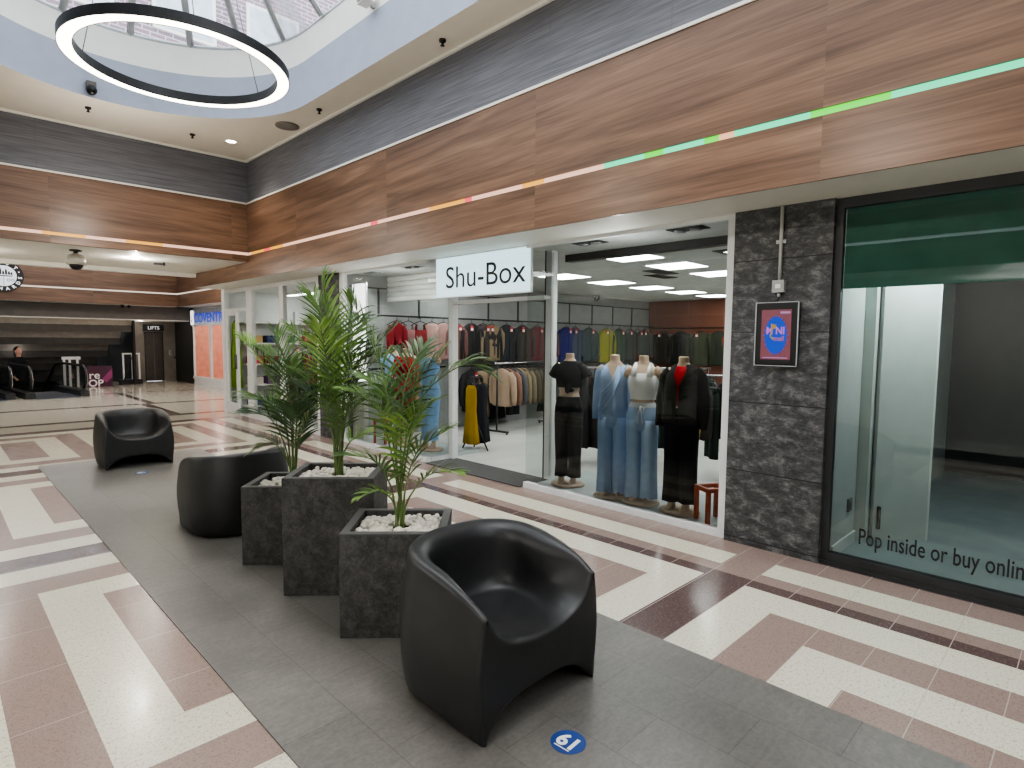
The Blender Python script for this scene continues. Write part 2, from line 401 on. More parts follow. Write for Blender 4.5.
struct('floor', fb, [M['cream'], M['pink'], M['brown'], M['cream_far'], M['brown_far'], M['pink_left']])
struct('trim_1', MB().box(3.55,13.62,0,3.75,16.0,0.002).box(3.75,16.24,0,3.93,19.5,0.002), M['brown_far'])

mt = MB().box(CX-.91, -9.9, 0.0005, CX+.91, 9.13, 0.006)
tag(mt.build('floor_mat', M['mat']), 'long dark grey tiled mat strip running under the black armchairs and planters', 'mat')

# soffit and wood fascia over the shopfronts (right), wood bulkhead across (far), mirrored left side
struct('ceiling', MB().box(XF+.02,-10,2.61,W+.25,YC,2.67), M['soffit'])
struct('trim_2', MB().box(XF,-10,2.61,XF+.02,YC,3.000).box(XF,-10,3.045,XF+.02,YC,3.85), M['wood_y'])
tag(MB().box(XF+.012,-10,3.000,XF+.05,YB-.0,3.045).build('led_strip', M['led_y']), 'thin glowing LED strip along right wood fascia, turning green and teal at near end', 'light strip', 'LED strips')
struct('wall_right', MB().box(XF+.03,-10,3.88,XF+.1,YB+.1,4.58), M['rib_y'])
struct('trim_3', MB().box(XF-.012,-10,3.85,XF+.09,YB,3.875).box(XF+.0,-10,4.55,XF+.05,YB,4.58), M['soffit'])
struct('trim_4', MB().box(-6,YB,2.89,XF,YB+.06,3.000).box(-6,YB,3.045,XF,YB+.06,3.85), M['wood_x'])
tag(MB().box(-.3,YB+.012,3.000,XF+.011,YB+.05,3.045).build('led_strip', M['led_x']), 'thin peach LED strip across the wood bulkhead at far left', 'light strip', 'LED strips')
struct('wall_back', MB().box(-.35,YB+.03,3.88,XF+.03,YB+.1,4.58), M['rib_x'])
struct('trim_5', MB().box(-.35,YB-.012,3.85,XF,YB+.09,3.875).box(-.35,YB,4.55,XF+.03,YB+.05,4.58), M['soffit'])
struct('ceiling.001', MB().box(-6,YB+.02,2.89,XF+.02,YC,2.95), M['soffit'])
struct('trim_6', MB().box(-6,YC-.12,2.81,XF,YC,2.89).box(-6,YC-.02,2.86,XF,YC,3.9), M['soffit'])
# left side (mostly beside / behind the camera)
struct('trim_7', MB().box(CX-2.22,-10,2.61,CX-2.16,YB,3.000).box(CX-2.22,-10,3.045,CX-2.16,YB,3.85), M['wood_y'])
struct('wall_left', MB().box(CX-2.25,-10,3.88,CX-2.19,YB+.1,4.58).box(CX-3.0,-10,0,CX-2.77,-4,2.67).box(CX-3.0,-2.6,0,CX-2.77,-1.9,2.67).box(CX-3.0,4.6,0,CX-2.77,5.3,2.67).box(CX-3.0,9.5,0,CX-2.77,YC,2.67), M['greywall'])
struct('ceiling.002', MB().box(CX-3.0,-10,2.61,CX-2.18,YC,2.67), M['soffit'])
struct('wall_left.001', MB().box(CX-5,-10,0,CX-4.9,YC,2.67), M['whitewall'])
struct('floor.001', MB().box(CX-5,-10,-.02,CX-2.76,YC,0.0), M['shopfloor'])
struct('ceiling.003', MB().box(CX-5,-10,2.61,CX-3.0,YC,2.67), M['shopceil'])
struct('wall_back.001', MB().box(-2.5,-10.1,0,6,-10,6.2), M['greywall'])

# main ceiling with the stadium-shaped roof opening
R0 = 1.77; YC0 = 7.38
def stadium(R, n=28, y0=-9.6):
    return [(CX+R, y0)] + [(CX+R*cos(a*PI/n), YC0+R*sin(a*PI/n)) for a in range(n+1)] + [(CX-R, y0)]
inner = stadium(R0)
cb = MB()
xa, xb, yb = CX-2.2, XF+.06, YB+.06
def outpt(p):
    x, y = p
    if y <= YC0: return (xb if x > CX else xa, y)
    dx, dy = x-CX, y-YC0
    s = min((xb-CX)/abs(dx) if abs(dx) > 1e-6 else 1e9, (yb-YC0)/dy if dy > 1e-6 else 1e9)
    return (CX+dx*s, YC0+dy*s)
outer = [outpt(p) for p in inner]
for i in range(len(inner)-1):
    a, b, c, d = inner[i], inner[i+1], outer[i+1], outer[i]
    cb.quad((*a,4.58),(*b,4.58),(*c,4.58),(*d,4.58))
for sx in (xa, xb):   # corner fill
    cs = [q for q in outer if abs(q[0]-sx) < 1e-4 and q[1] > YC0]; ct = [q for q in outer if abs(q[1]-yb) < 1e-4 and (q[0]-CX)*(sx-CX) > 0]
    p = max(cs, key=lambda q: q[1]) if cs else (sx, YC0); q = max(ct, key=lambda q: abs(q[0]-CX))
    cb.add([(*p,4.58),(sx,yb,4.58),(*q,4.58)], [(0,1,2)])
cb.quad((xa,-10,4.58),(xb,-10,4.58),(xb,-9.6,4.58),(xa,-9.6,4.58))
struct('ceiling.004', cb, M['ceil'])
def wallband(R, z0, R2, z1):
    a, b = stadium(R), stadium(R2)
    return MB().loft([[(x,y,z0) for x, y in a], [(x,y,z1) for x, y in b]], cap=False, closed=True)
struct('trim_8', wallband(R0, 4.58, R0, 5.12), M['blue'])
struct('trim_9', wallband(R0, 5.12, R0+.02, 5.5), M['white'])
# glazed roof: straight slopes plus a half-cone end
ap = (CX, 7.0, 7.6); ER = R0+.05; EZ = 5.5
sky = bpy.data.objects.new('window_1', None); COL.objects.link(sky); sky['kind'] = 'structure'
gl = MB(); fr = MB()
rim = stadium(ER, 28, -9.6)
arc = rim[1:-1]
for i in range(len(arc)-1): gl.add([(*arc[i],EZ),(*arc[i+1],EZ),ap], [(0,1,2)])
for sx in (1,-1): gl.quad((CX+sx*ER,YC0,EZ),(CX+sx*ER,-9.6,EZ),(CX,-9.6,ap[2]),ap)
gl.build('pane', M['skyglass'], sky)
for a in (-14, 17, 39, 60, 82, 105, 128, 151, 176):
    e = Vector((CX+ER*cos(math.radians(a)), YC0+ER*sin(math.radians(a)), EZ)); fr.tube([e, Vector(ap)], 0.042, 4)
    e2 = e + (Vector(ap)-e)*0.36; 
fr.tube([(x,y,EZ) for x,y in rim], 0.04, 6)
fr.tube([(CX,-9.6,ap[2]), ap], 0.05, 6)
for sx in (1,-1):
    y = 6.4
    while y > -9.5: fr.tube([(CX+sx*ER,y,EZ),(CX,y,ap[2])], 0.03, 6); y -= 0.9
fr.build('window_frame', M['frame_g'], sky)

# second space beyond: side fascia, far bulkhead, ceiling lip, stepped soffits, lift wall
struct('trim_10', MB().box(6.04,YC,2.61,6.10,21.9,3.000).box(6.04,YC,3.045,6.10,21.9,4.6), M['wood_y'])
struct('ceiling.005', MB().box(6.06,YC,2.61,6.8,24.4,2.67), M['soffit'])
struct('trim_11', MB().box(-6,21.87,2.61,6.04,21.93,3.000).box(-6,21.87,3.045,6.04,21.93,4.6), M['wood_x'])
tag(MB().box(-6,21.885,3.0,6.05,21.92,3.045).build('led_strip', M['led_far']), 'thin cream LED line on the farthest wood bulkhead, left of the lifts', 'light strip', 'LED strips')
tag(MB().box(6.052,YC,3.0,6.09,21.86,3.045).build('led_strip', M['led_far']), 'thin cream LED line on far right side fascia near the lifts', 'light strip', 'LED strips')
struct('ceiling.006', MB().box(-6,21.9,2.61,6.7,22.6,2.67), M['soffit'])
bandsz = [(22.6, 2.61, 2.17)]
struct('wall_back.002', MB().box(-6,22.6,2.17,6.62,22.66,2.65), M['fasc_grey'])
struct('ceiling.007', MB().box(-6,22.6,2.14,6.62,24.6,2.17), M['soffit'])
fading_greys = [(190,184,172),(160,154,146),(126,121,115),(98,94,90),(74,71,68),(52,50,48)]  # soffit greys darken step by step, fading light put into the colour
z = 2.17
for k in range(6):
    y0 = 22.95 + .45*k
    g = fading_greys[k]
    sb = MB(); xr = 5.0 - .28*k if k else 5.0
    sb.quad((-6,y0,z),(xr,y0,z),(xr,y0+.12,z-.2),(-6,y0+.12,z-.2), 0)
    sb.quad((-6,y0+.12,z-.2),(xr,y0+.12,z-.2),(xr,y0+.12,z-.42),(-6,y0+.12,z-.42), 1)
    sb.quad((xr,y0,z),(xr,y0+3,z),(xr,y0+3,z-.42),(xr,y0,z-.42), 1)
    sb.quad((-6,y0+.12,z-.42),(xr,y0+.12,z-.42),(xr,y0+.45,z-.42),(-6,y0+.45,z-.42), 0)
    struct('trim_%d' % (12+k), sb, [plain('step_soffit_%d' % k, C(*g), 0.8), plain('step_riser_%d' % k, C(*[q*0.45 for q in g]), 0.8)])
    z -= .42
struct('wall_back.003', MB().box(5.0,24.3,0,5.62,24.5,2.2).box(6.17,24.3,0,6.62,24.5,2.2).box(5.62,24.3,1.76,6.17,24.5,2.2), plain('taupe_lift_cladding', C(112,106,98), 0.35, 0.2))
struct('wall_right.001', MB().box(6.6,22.35,0,6.7,24.4,2.6).box(4.96,22.9,0,5.02,24.3,2.15), M['vdark'])
struct('wall_back.004', MB().box(-6,27.2,-4,5.1,27.3,2.6).box(5.0,24.35,-.5,5.1,27.2,2.6), M['vdark'])
struct('floor.002', MB().box(-6,20.3,-3.2,3.14,27.2,-3.1).box(3.14,20.3,-3.1,3.2,27.2,-.002).box(-6,20.28,-3.1,3.14,20.3,-.003), M['vdark'])
struct('wall_left.002', MB().box(-5.1,YC,0,-5,27.2,4.6), M['darkwall'])
# upper lid over the second void (open skylight strip in its middle)
struct('ceiling.008', MB().box(-6,YC,4.6,0.2,22,4.7).box(3.6,YC,4.6,6.7,22,4.7), M['ceil'])

# ------------------------------------------------------------------ shopfront walls
struct('wall_right.002', MB().box(W-.06,1.386,0,W+.5,2.10,2.61), M['slate'])
struct('wall_right.003', MB().box(W-.04,8.37,0,W+.4,9.03,2.61), M['slate'])
struct('wall_right.004', MB().box(W-.04,-3.3,0,W+.4,-2.6,2.61).box(W,-10,0,W+.3,-3.3,2.61), M['slate'])
# large shop interior
struct('floor.003', MB().box(W-.02,2.10,-.02,13.2,8.3,.004), M['shopfloor'])
struct('floor.004', MB().box(W+.02,2.14,.004,5.55,4.30,.05), M['dispfloor'])
struct('floor.005', MB().box(W+.02,6.2,.004,5.55,8.28,.05), M['dispfloor'])
struct('wall_back.005', MB().box(W+.05,8.3,0,13.3,8.38,2.62), M['greywall'])
struct('wall_right.005', MB().box(13.2,2.0,0,13.3,8.3,2.62), M['brownwall'])
struct('wall_front', MB().box(W+.45,2.0,0,13.2,2.08,2.62), M['greywall'])
struct('ceiling.009', MB().box(W-.0,2.0,2.605,13.3,8.4,2.66), M['shopceil'])
struct('trim_18', MB().box(5.40,2.1,2.525,5.52,4.55,2.604), M['anth'])
rb = MB()
for k in range(5):
    z0 = 2.20 + .08*k
    ring = [(5.40 + .03*cos(a), z0 + .04 + .04*sin(a)) for a in [PI/2+PI*q/8 for q in range(9)]]
    rb.loft([[(x, 6.1, z_) for x, z_ in ring], [(x, 8.28, z_) for x, z_ in ring]], cap=False, closed=False)
struct('trim_19', rb, M['white'])
# slat lines on the side wall
sl = MB()
for x in [5.2+.8*k for k in range(11)]: sl.box(x,8.285,1.95,x+.03,8.30,2.40)
sl.box(W+.1,8.28,2.40,13.2,8.30,2.42)
struct('trim_20', sl, M['darkwall'])

def front_frame(name, boxes, mat, panes, gmat, y_lab=None):
    fbm = MB()
    for b in boxes: fbm.box(*b)
    o = struct(name, fbm, mat)
    for p in panes:
        x0,y0,z0,x1,y1,z1 = p
        q = MB()
        if x1-x0 < y1-y0: q.quad((x0,y1,z0),(x0,y0,z0),(x0,y0,z1),(x0,y1,z1))
        else: q.quad((x0,y0,z0),(x1,y0,z0),(x1,y0,z1),(x0,y0,z1))
        q.build('pane', gmat, o)
    return o
# window of the large shop, right of its entrance
front_frame('window_2', [(W-.03,2.10,0,W+.04,2.17,2.61),(W-.03,2.17,0,W+.04,4.40,.06),(W-.02,2.17,2.575,W+.03,4.40,2.61)], M['frame_w'],
            [(W,2.17,.06,W+.01,4.40,2.575),(W,4.39,.06,W+.42,4.40,2.575)], M['glass_tint'])
struct('trim_21', MB().box(W+.40,4.405,0,W+.50,4.49,2.605), M['frame_w'])
struct('trim_22', MB().box(W+.395,4.488,0,W+.44,4.502,2.605), M['black_metal'])
front_frame('window_3', [(W-.03,8.26,0,W+.04,8.37,2.61),(W-.03,6.15,0,W+.04,8.26,.06),(W-.02,6.15,2.575,W+.03,8.26,2.61),(W+.04,6.13,0,W+.34,6.17,.06)], M['frame_w'],
            [(W,7.2,.06,W+.01,8.26,2.575),(W,6.15,.06,W+.01,7.19,2.575),(W,6.145,.06,W+.36,6.155,2.575)], M['glass_tint'])
struct('trim_23', MB().box(W+.34,6.07,0,W+.43,6.16,2.605), M['frame_w'])
struct('trim_24', MB().box(W+.3,4.42,2.06,W+.42,6.05,2.10), M['frame_w'])
struct('trim_25', MB().box(W-.08,4.42,.0055,W+.42,6.12,.012), M['entrymat'])
# vacant unit
vac = front_frame('window_4', [(W-.015,1.338,0,W+.03,1.386,2.61),(W-.03,-2.6,0,W+.05,1.338,.085),(W-.02,-2.6,2.54,W+.04,1.338,2.61),(W-.03,-2.62,0,W+.05,-2.55,2.6),(W-.045,-2.6,.0,W-.03,1.386,.03)], M['anth'],
            [(W+.0,-2.55,.085,W+.01,1.338,2.54)], M['glass_vac'])
struct('floor.006', MB().box(W+.0,-2.6,-.02,9,1.386,.02), M['vacfloor'])
struct('wall_back.006', MB().box(W+.05,1.34,0,9,1.386,2.62), M['whitewall'])
struct('wall_right.006', MB().box(9,-2.7,0,9.1,1.4,2.62), M['darkwall'])
struct('wall_front.001', MB().box(W+.05,-2.7,0,9,-2.6,2.62), M['darkwall'])
struct('ceiling.010', MB().box(W,-2.7,2.6,9.1,1.5,2.66), M['darkwall'])
struct('baseboard_back', MB().box(W+.06,1.325,0.02,6.9,1.34,.11), M['white'])

# ------------------------------------------------------------------ third shop (white glazed front with door)
Y3 = 13.42
boxes = [(W-.04,13.28,0,W+.06,Y3,2.61),(W-.03,11.83,0,W+.05,12.09,2.53),(W-.03,10.40,0,W+.05,10.56,2.53),(W-.03,9.03,0,W+.05,9.13,2.53),
         (W-.03,9.03,2.53,W+.05,13.28,2.605),(W-.03,9.13,0,W+.05,10.40,.10),(W-.03,10.56,0,W+.05,11.83,.10),(W-.03,12.09,2.14,W+.05,13.28,2.20)]
front_frame('window_5', boxes, M['frame_w'], [(W,9.13,.10,W+.01,10.40,2.53),(W,10.56,.10,W+.01,11.83,2.53),(W,12.09,2.20,W+.01,13.28,2.53)], M['glass'])
door = MB()
for b in ((W-.01,13.18,.02,W+.04,13.28,2.14),(W-.01,12.66,.02,W+.04,12.74,2.14),(W-.01,12.74,.02,W+.04,13.18,.22),(W-.01,12.74,2.06,W+.04,13.18,2.14)): door.box(*b)
d1 = struct('door_1', door, M['frame_w'])
MB().quad((W+.015,13.18,.22),(W+.015,12.74,.22),(W+.015,12.74,2.06),(W+.015,13.18,2.06)).build('pane', M['glass'], d1)
MB().box(W-.05,12.67,.95,W-.01,12.72,1.25).build('door_handle', M['chrome'], d1)
struct('floor.007', MB().box(W-.02,8.38,-.02,9.6,Y3,.01), M['shopfloor'])
struct('wall_right.007', MB().box(9.5,8.38,0,9.6,Y3,2.62), M['whitewall'])
struct('wall_back.007', MB().box(W+.06,13.36,0,9.5,Y3,2.62), M['glass'] if False else M['whitewall'])
struct('ceiling.011', MB().box(W,8.4,2.605,9.6,Y3,2.66), M['white'])
struct('wall_right.008', MB().box(6.72,Y3,0,6.8,16.5,2.62), M['darkwall'])

# ------------------------------------------------------------------ far shop with lit peach window
cov = front_frame('window_6', [(6.62,17.0,.0,6.72,22.3,.16),(6.60,17.0,.16,6.74,22.35,.26),(6.62,20.55,.26,6.68,20.70,2.0),(6.62,22.26,.26,6.68,22.34,2.0),(6.62,17.0,.26,6.68,17.1,2.0)], M['frame_w'],
            [(6.645,20.70,.26,6.655,22.26,2.0),(6.645,17.1,.26,6.655,20.55,2.0)], M['glass'])
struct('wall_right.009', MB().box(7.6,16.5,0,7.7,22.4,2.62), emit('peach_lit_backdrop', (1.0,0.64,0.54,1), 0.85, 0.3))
struct('wall_back.008', MB().box(6.7,22.3,0,7.7,22.4,2.62), plain('peach_wall', C(226,160,138), 0.7))
struct('ceiling.012', MB().box(6.66,16.4,2.3,7.7,22.4,2.62), M['white'])
struct('floor.008', MB().box(6.7,16.4,-.02,7.7,22.4,.2), plain('peach_floor', C(214,170,150), 0.5))

# ================================================================== THINGS
# ---- black armchairs
def armchair_mesh():
    mb = MB()
    yf, hw, hb = -.350, .366, .348
    NT_, NP = 72, 30
    def rim_z(a):   # a: 0 at front corners, 1 at the back centre
        return .522 + .147*(1 - math.exp(-4.2*a))
    bul = .034
    def plan(t):
        """t 0..1 from left-front corner round the back to right-front; returns point, inward normal, a"""
        side = .36; arc = 1.22; tot = 2*side + arc; d = t*tot
        def P(d):
            if d < side:
                k = d/side; return Vector((-hw - bul*sin(k*PI/2), yf + k*side, 0))
            if d > tot - side:
                k = (tot-d)/side; return Vector((hw + bul*sin(k*PI/2), yf + k*side, 0))
            q = (d - side)/arc*PI; n = 2.25
            cx_, sy_ = -cos(q), sin(q)
            return Vector(((hw+bul)*math.copysign(abs(cx_)**(2/n), cx_), (yf+side) + (hb-(yf+side))*abs(sy_)**(2/n), 0))
        p = P(d); e = 4e-3; tg = (P(min(tot, d+e)) - P(max(0, d-e))).normalized()
        nrm = Vector((tg.y, -tg.x, 0))
        return p, nrm, 1 - abs(2*t-1)
    prof_all = []
    for i in range(NT_+1):
        t = i/NT_
        t = t - .035*sin(4*PI*t)/ (2)   # slightly denser around the bends
        p, n, a = plan(t)
        zt = rim_z(a); b = min(1, a*3.2); b = b*b*(3-2*b); rr_ = .017 + .012*b; g0 = min(1, .12+a*2.6); rd, rv = rr_*(1+1.7*b), rr_*(1-b)+.085*b
        sp_y = yf + min(1, a/.85)*.38; zs = .345 - .012*min(1, a*1.4)
        spine = Vector((0, sp_y, 0))
        dirn = (spine - p); L = dirn.length; dirn.normalize()
        row = []
        def at(d, z, ib):   # blend from the surface normal to the direction of the spine
            v = (n*(1-ib) + dirn*ib).normalized()
            q = p + v*d; return Vector((q.x, q.y, z))
        taper = .006 + .014*a
        for d, z in ((.090,.0),(.046,.008),(.020,.034),(.006,.085)): row.append(at(.003+(d-.003)*g0, z, 0))
        for k in range(1, 8):
            f = k/8; z = .085 + (zt-rr_-.085)*f
            row.append(at(.003 - .015*sin(PI*min(1,f*1.05)) + taper*f*f*f*1.6, z, 0))
        base = .003 + taper*1.6
        for k in range(0, 7):
            an = PI - k*PI/6*1.0
            if an > PI/2: row.append(at(base + rr_ + rr_*cos(an), zt - rr_ + rr_*sin(an), .0))
            else: row.append(at(base + rr_ + rd*cos(an), zt - rv + rv*sin(an), .0))
        d0 = base + rr_ + rd
        mixp = lambda u, v: (u[0]*(1-b)+v[0]*b, u[1]*(1-b)+v[1]*b)
        P0 = (d0, zt-rv); P1 = mixp((d0+.040, zt-.115), (d0+.012, zs+.055)); P2 = mixp((d0+.125, zs+.002), (d0+.022, zs+.001)); P3 = mixp((L*.9, zs), (d0+.085, zs))
        for k in range(1, 11):
            f = k/10; g = 1-f
            d = g**3*P0[0] + 3*g*g*f*P1[0] + 3*g*f*f*P2[0] + f**3*P3[0]
            z = g**3*P0[1] + 3*g*g*f*P1[1] + 3*g*f*f*P2[1] + f**3*P3[1]
            row.append(at(d, z, min(1, (d/L)**1.5)))
        for k in range(1, 5):
            d = P3[0] + (L-P3[0])*k/4
            row.append(at(d, zs, min(1, (d/L)**1.5)) if k < 4 else Vector((0, sp_y, zs)))
        prof_all.append(row)
    mb.loft(prof_all, cap=False, closed=False)
    # front face: rounded lip then a flat face with the arch cut below
    T = prof_all[0] + prof_all[-1][::-1][1:]
    n = len(T); j0 = 0
    T2 = [Vector((p.x, p.z)) for p in T]
    def arch(k):
        f = k/(n-1)
        x = -.345*cos(PI*f)
        return Vector((x, .142*max(0, 1-(abs(x)/.345)**3.2)**.9))
    def inset(d):
        out = []
        for k in range(n):
            a, b = T2[max(0,k-1)], T2[min(n-1,k+1)]; tg = b-a
            if tg.length < 1e-6: tg = Vector((1,0))
            tg.normalize(); nn = Vector((tg.y, -tg.x)); out.append(T2[k] + nn*d)
        return out
    rows = [[Vector((p.x, p.y, p.z)) for p in T]]
    for d, y in ((.004, yf-.008), (.012, yf-.013), (.02, yf-.014)):
        rows.append([Vector((q.x, y, max(q.y, 0.0))) for q in inset(d)])
    last = rows[-1]
    for s in (.25, .5, .75, .94):
        rows.append([Vector((last[k].x*(1-s)+arch(k).x*s, yf-.014+.0*s, last[k].z*(1-s)+arch(k).y*s)) for k in range(n)])
    rows.append([Vector((arch(k).x, yf-.006, arch(k).y)) for k in range(n)])
    for y, q, e in ((yf+.06,1.0,.99),(yf+.3,.92,.93),(yf+.48,.6,.80)):
        rows.append([Vector((arch(k).x*e, y, arch(k).y*q)) for k in range(n)])
    mb.loft(rows[::-1], cap=False, closed=False)
    return mb
amesh = armchair_mesh()
def armchair(loc, rz, label):
    o = amesh.build('armchair', M['chair']) if not armchair.first else armchair.first.copy()
    if armchair.first: COL.objects.link(o)
    else:
        armchair.first = o
        import bmesh as _b
        bm = _b.new(); bm.from_mesh(o.data); _b.ops.remove_doubles(bm, verts=bm.verts, dist=.0008); _b.ops.recalc_face_normals(bm, faces=bm.faces); bm.to_mesh(o.data); bm.free()
        for p in o.data.polygons: p.use_smooth = True
    o.location = loc; o.rotation_euler = (0,0,rz)
    return tag(o, label, 'chair', 'black moulded armchairs')
armchair.first = None
armchair((1.832, 1.985, .006), 0, 'large black moulded tub armchair in the foreground, in front of the lowest planter')
armchair((1.838, 5.13, .006), PI, 'black moulded tub armchair with its back turned, behind the row of planters')
armchair((1.825, 8.64, .006), 0.0, 'distant black moulded tub armchair facing the camera, at far end of the mat')

# ---- planters with palms
def frond(pts, leafL, parent, mat, n=22, start=.32, seed=0, droop=.62, ang=1.0, stem_r=.007):
    """one feather leaf along a smooth curve through pts (local coordinates)"""
    rg = random.Random(seed)
    P = [Vector(p) for p in pts]
    def cr(t):
        m = len(P)-1; q = min(int(t*m), m-1); f = t*m-q
        p0, p1, p2, p3 = P[max(q-1,0)], P[q], P[q+1], P[min(q+2,m)]
        return .5*((2*p1)+(p2-p0)*f+(2*p0-5*p1+4*p2-p3)*f*f+(3*p1-p0-3*p2+p3)*f**3)
    lf = MB()
    for i in range(n):
        for s in (-1, 1):
            t = start + (1-start)*(i+.5*rg.random())/n
            t = min(t, .995)
            p = cr(t); tg = (cr(min(1,t+.02))-cr(max(0,t-.02))).normalized()
            side = tg.cross(Vector((0,0,1)))
            if side.length < .15: side = tg.cross(Vector((.7,-.7,.1)))
            side.normalize(); upv = side.cross(tg).normalized()
            f = (t-start)/(1-start)
            L = 1.18*leafL*(.55+.6*sin(PI*min(1,f*.85+.13)))*(1-.35*f)*(.85+.3*rg.random())
            a = ang*(1.0-.55*f)
            d = (tg*cos(a)+side*s*sin(a)+upv*(.22+.1*rg.random())).normalized()
            w = .0082*(.8+.4*rg.random())
            wd = (tg*sin(a)*1.0 - side*s*cos(a)*.6 + upv*.35*rg.uniform(-1,1)).normalized()
            rows = []; q = p.copy()
            K = 5
            for k in range(K+1):
                g = k/K; ww = w*(.35+1.6*g if g < .4 else 1.0*(1-((g-.4)/.6)**1.6)+.02)
                rows.append((q+wd*ww, q-wd*ww))
                d = (d+Vector((0,0,-1))*droop*(.10+.30*g)).normalized(); q = q+d*L/K
            vs = [v for r_ in rows for v in r_]
            lf.add(vs, [(2*k,2*k+1,2*k+3,2*k+2) for k in range(K)], True)
    o = lf.build('frond', mat, parent)
    MB().tube([cr(k/14) for k in range(15)], [stem_r*(1-.75*k/14) for k in range(15)], 6).build('frond_stem', M['stem'], o)
    return o
RS = Vector((.7055,-.7087,0)); RD = Vector((.7087,.7055,0))   # across / away directions used to lay out the crowns
def potted_palm(loc, w, d, h, label, fr, rz=math.radians(-43), seed=1):
    t = thing('potted_palm', label, 'plant', loc, 0, 'charcoal planters with palms')
    rg = random.Random(seed)
    Mx = Matrix.Rotation(rz, 4, 'Z')
    x0, x1, y0, y1, e = -w/2, w/2, -d/2, d/2, .045
    b = MB()
    b.box(x0,y0,0,x1,y1,.02,0,Mx)
    for q in ((x0,y0,.02,x1,y0+e,h),(x0,y1-e,.02,x1,y1,h),(x0,y0+e,.02,x0+e,y1-e,h),(x1-e,y0+e,.02,x1,y1-e,h)): b.box(*q,0,Mx)
    pl = b.build('planter_box', M['planter'], t)
    bv = pl.modifiers.new('edge', 'BEVEL'); bv.width = .004; bv.segments = 2
    r = MB()
    for q in ((x0+.002,y0+.002,h,x1-.002,y0+e,h+.003),(x0+.002,y1-e,h,x1-.002,y1-.002,h+.003),(x0+.002,y0+e,h,x0+e,y1-e,h+.003),(x1-e,y0+e,h,x1-.002,y1-e,h+.003)): r.box(*q,0,Mx)
    r.build('rim', M['planter_rim'], t)
    MB().box(x0+e,y0+e,h-.10,x1-e,y1-e,h-.055,0,Mx).build('soil', M['soil'], t)
    pb = MB(); 
    for k in range(430):
        x = rg.uniform(x0+e+.012, x1-e-.012); y = rg.uniform(y0+e+.012, y1-e-.012)
        if (x*x+y*y) < .062**2: continue
        lay = rg.random()
        s = rg.uniform(.013,.021); c = Mx @ Vector((x,y,h-.045+lay*.022))
        pb.ell(c, s*rg.uniform(.8,1.3), s*rg.uniform(.7,1.1), s*.75, 7, 5)
    pb.build('pebbles', M['pebble'], t, 'stuff')
    for i, f in enumerate(fr):
        pts, L, mk = f[0], f[1], f[2]
        kw = f[3] if len(f) > 3 else {}
        off = RS*rg.uniform(-.025,.025)+RD*rg.uniform(-.025,.025)
        P = [(RS*a+RD*dd+Vector((0,0,h-.06+zz))+(off if k == 0 else Vector())) for k, (a, dd, zz) in enumerate(pts)]
        frond(P, L, t, M[mk], seed=seed*50+i, **kw)
    return t
# (across, away, up) metres from the foot of each palm
def centre(L, w, d): # left corner -> centre
    a = math.radians(-43); ex = Vector((cos(a), sin(a), 0)); ey = Vector((-sin(a), cos(a), 0))
    c = Vector(L) + ex*w/2 + ey*d/2; return (c.x, c.y, .006)
PW, PD = .56, .48
frA = [
 ([(0,0,0),(-.03,.02,.45),(-.10,.04,.90),(-.26,.02,1.30)], .24, 'leaf', dict(n=22, start=.45)),
 ([(0,0,0),(.03,.0,.35),(.12,.02,.75),(.36,.03,.95),(.50,.05,.90)], .22, 'leaf', dict(n=20, start=.5)),
 ([(0,0,0),(.05,-.02,.18),(.18,-.05,.34),(.34,-.08,.36)], .15, 'leaf2', dict(n=14, start=.5, droop=.5)),
 ([(0,0,0),(-.02,.03,.40),(-.06,.12,.72),(-.22,.2,.86)], .22, 'leaf', dict(n=18, start=.45)),
 ([(0,0,0),(.02,-.02,.35),(.08,-.06,.62),(.20,-.1,.74)], .20, 'leaf2', dict(n=18, start=.4)),
 ([(0,0,0),(-.04,-.02,.25),(-.12,-.08,.42),(-.27,-.13,.46)], .17, 'leaf', dict(n=16, start=.4, droop=.5)),
 ([(0,0,0),(.0,.05,.5),(.02,.12,.85),(.10,.25,1.05)], .22, 'leaf3', dict(n=18, start=.45)),
 ([(0,0,0),(-.03,.0,.16),(-.10,-.05,.24),(-.2,-.09,.22)], .13, 'leaf2', dict(n=12, start=.4, droop=.6)),
]
frA += [
 ([(0,0,0),(.02,.04,.42),(.07,.08,.78),(.24,.10,1.02)], .24, 'leaf', dict(n=20, start=.45)),
 ([(0,0,0),(-.03,-.03,.42),(-.10,-.07,.70),(-.24,-.1,.80)], .22, 'leaf', dict(n=20, start=.42)),
 ([(0,0,0),(.04,-.03,.25),(.12,-.06,.48),(.29,-.08,.60)], .2, 'leaf', dict(n=18, start=.42))]
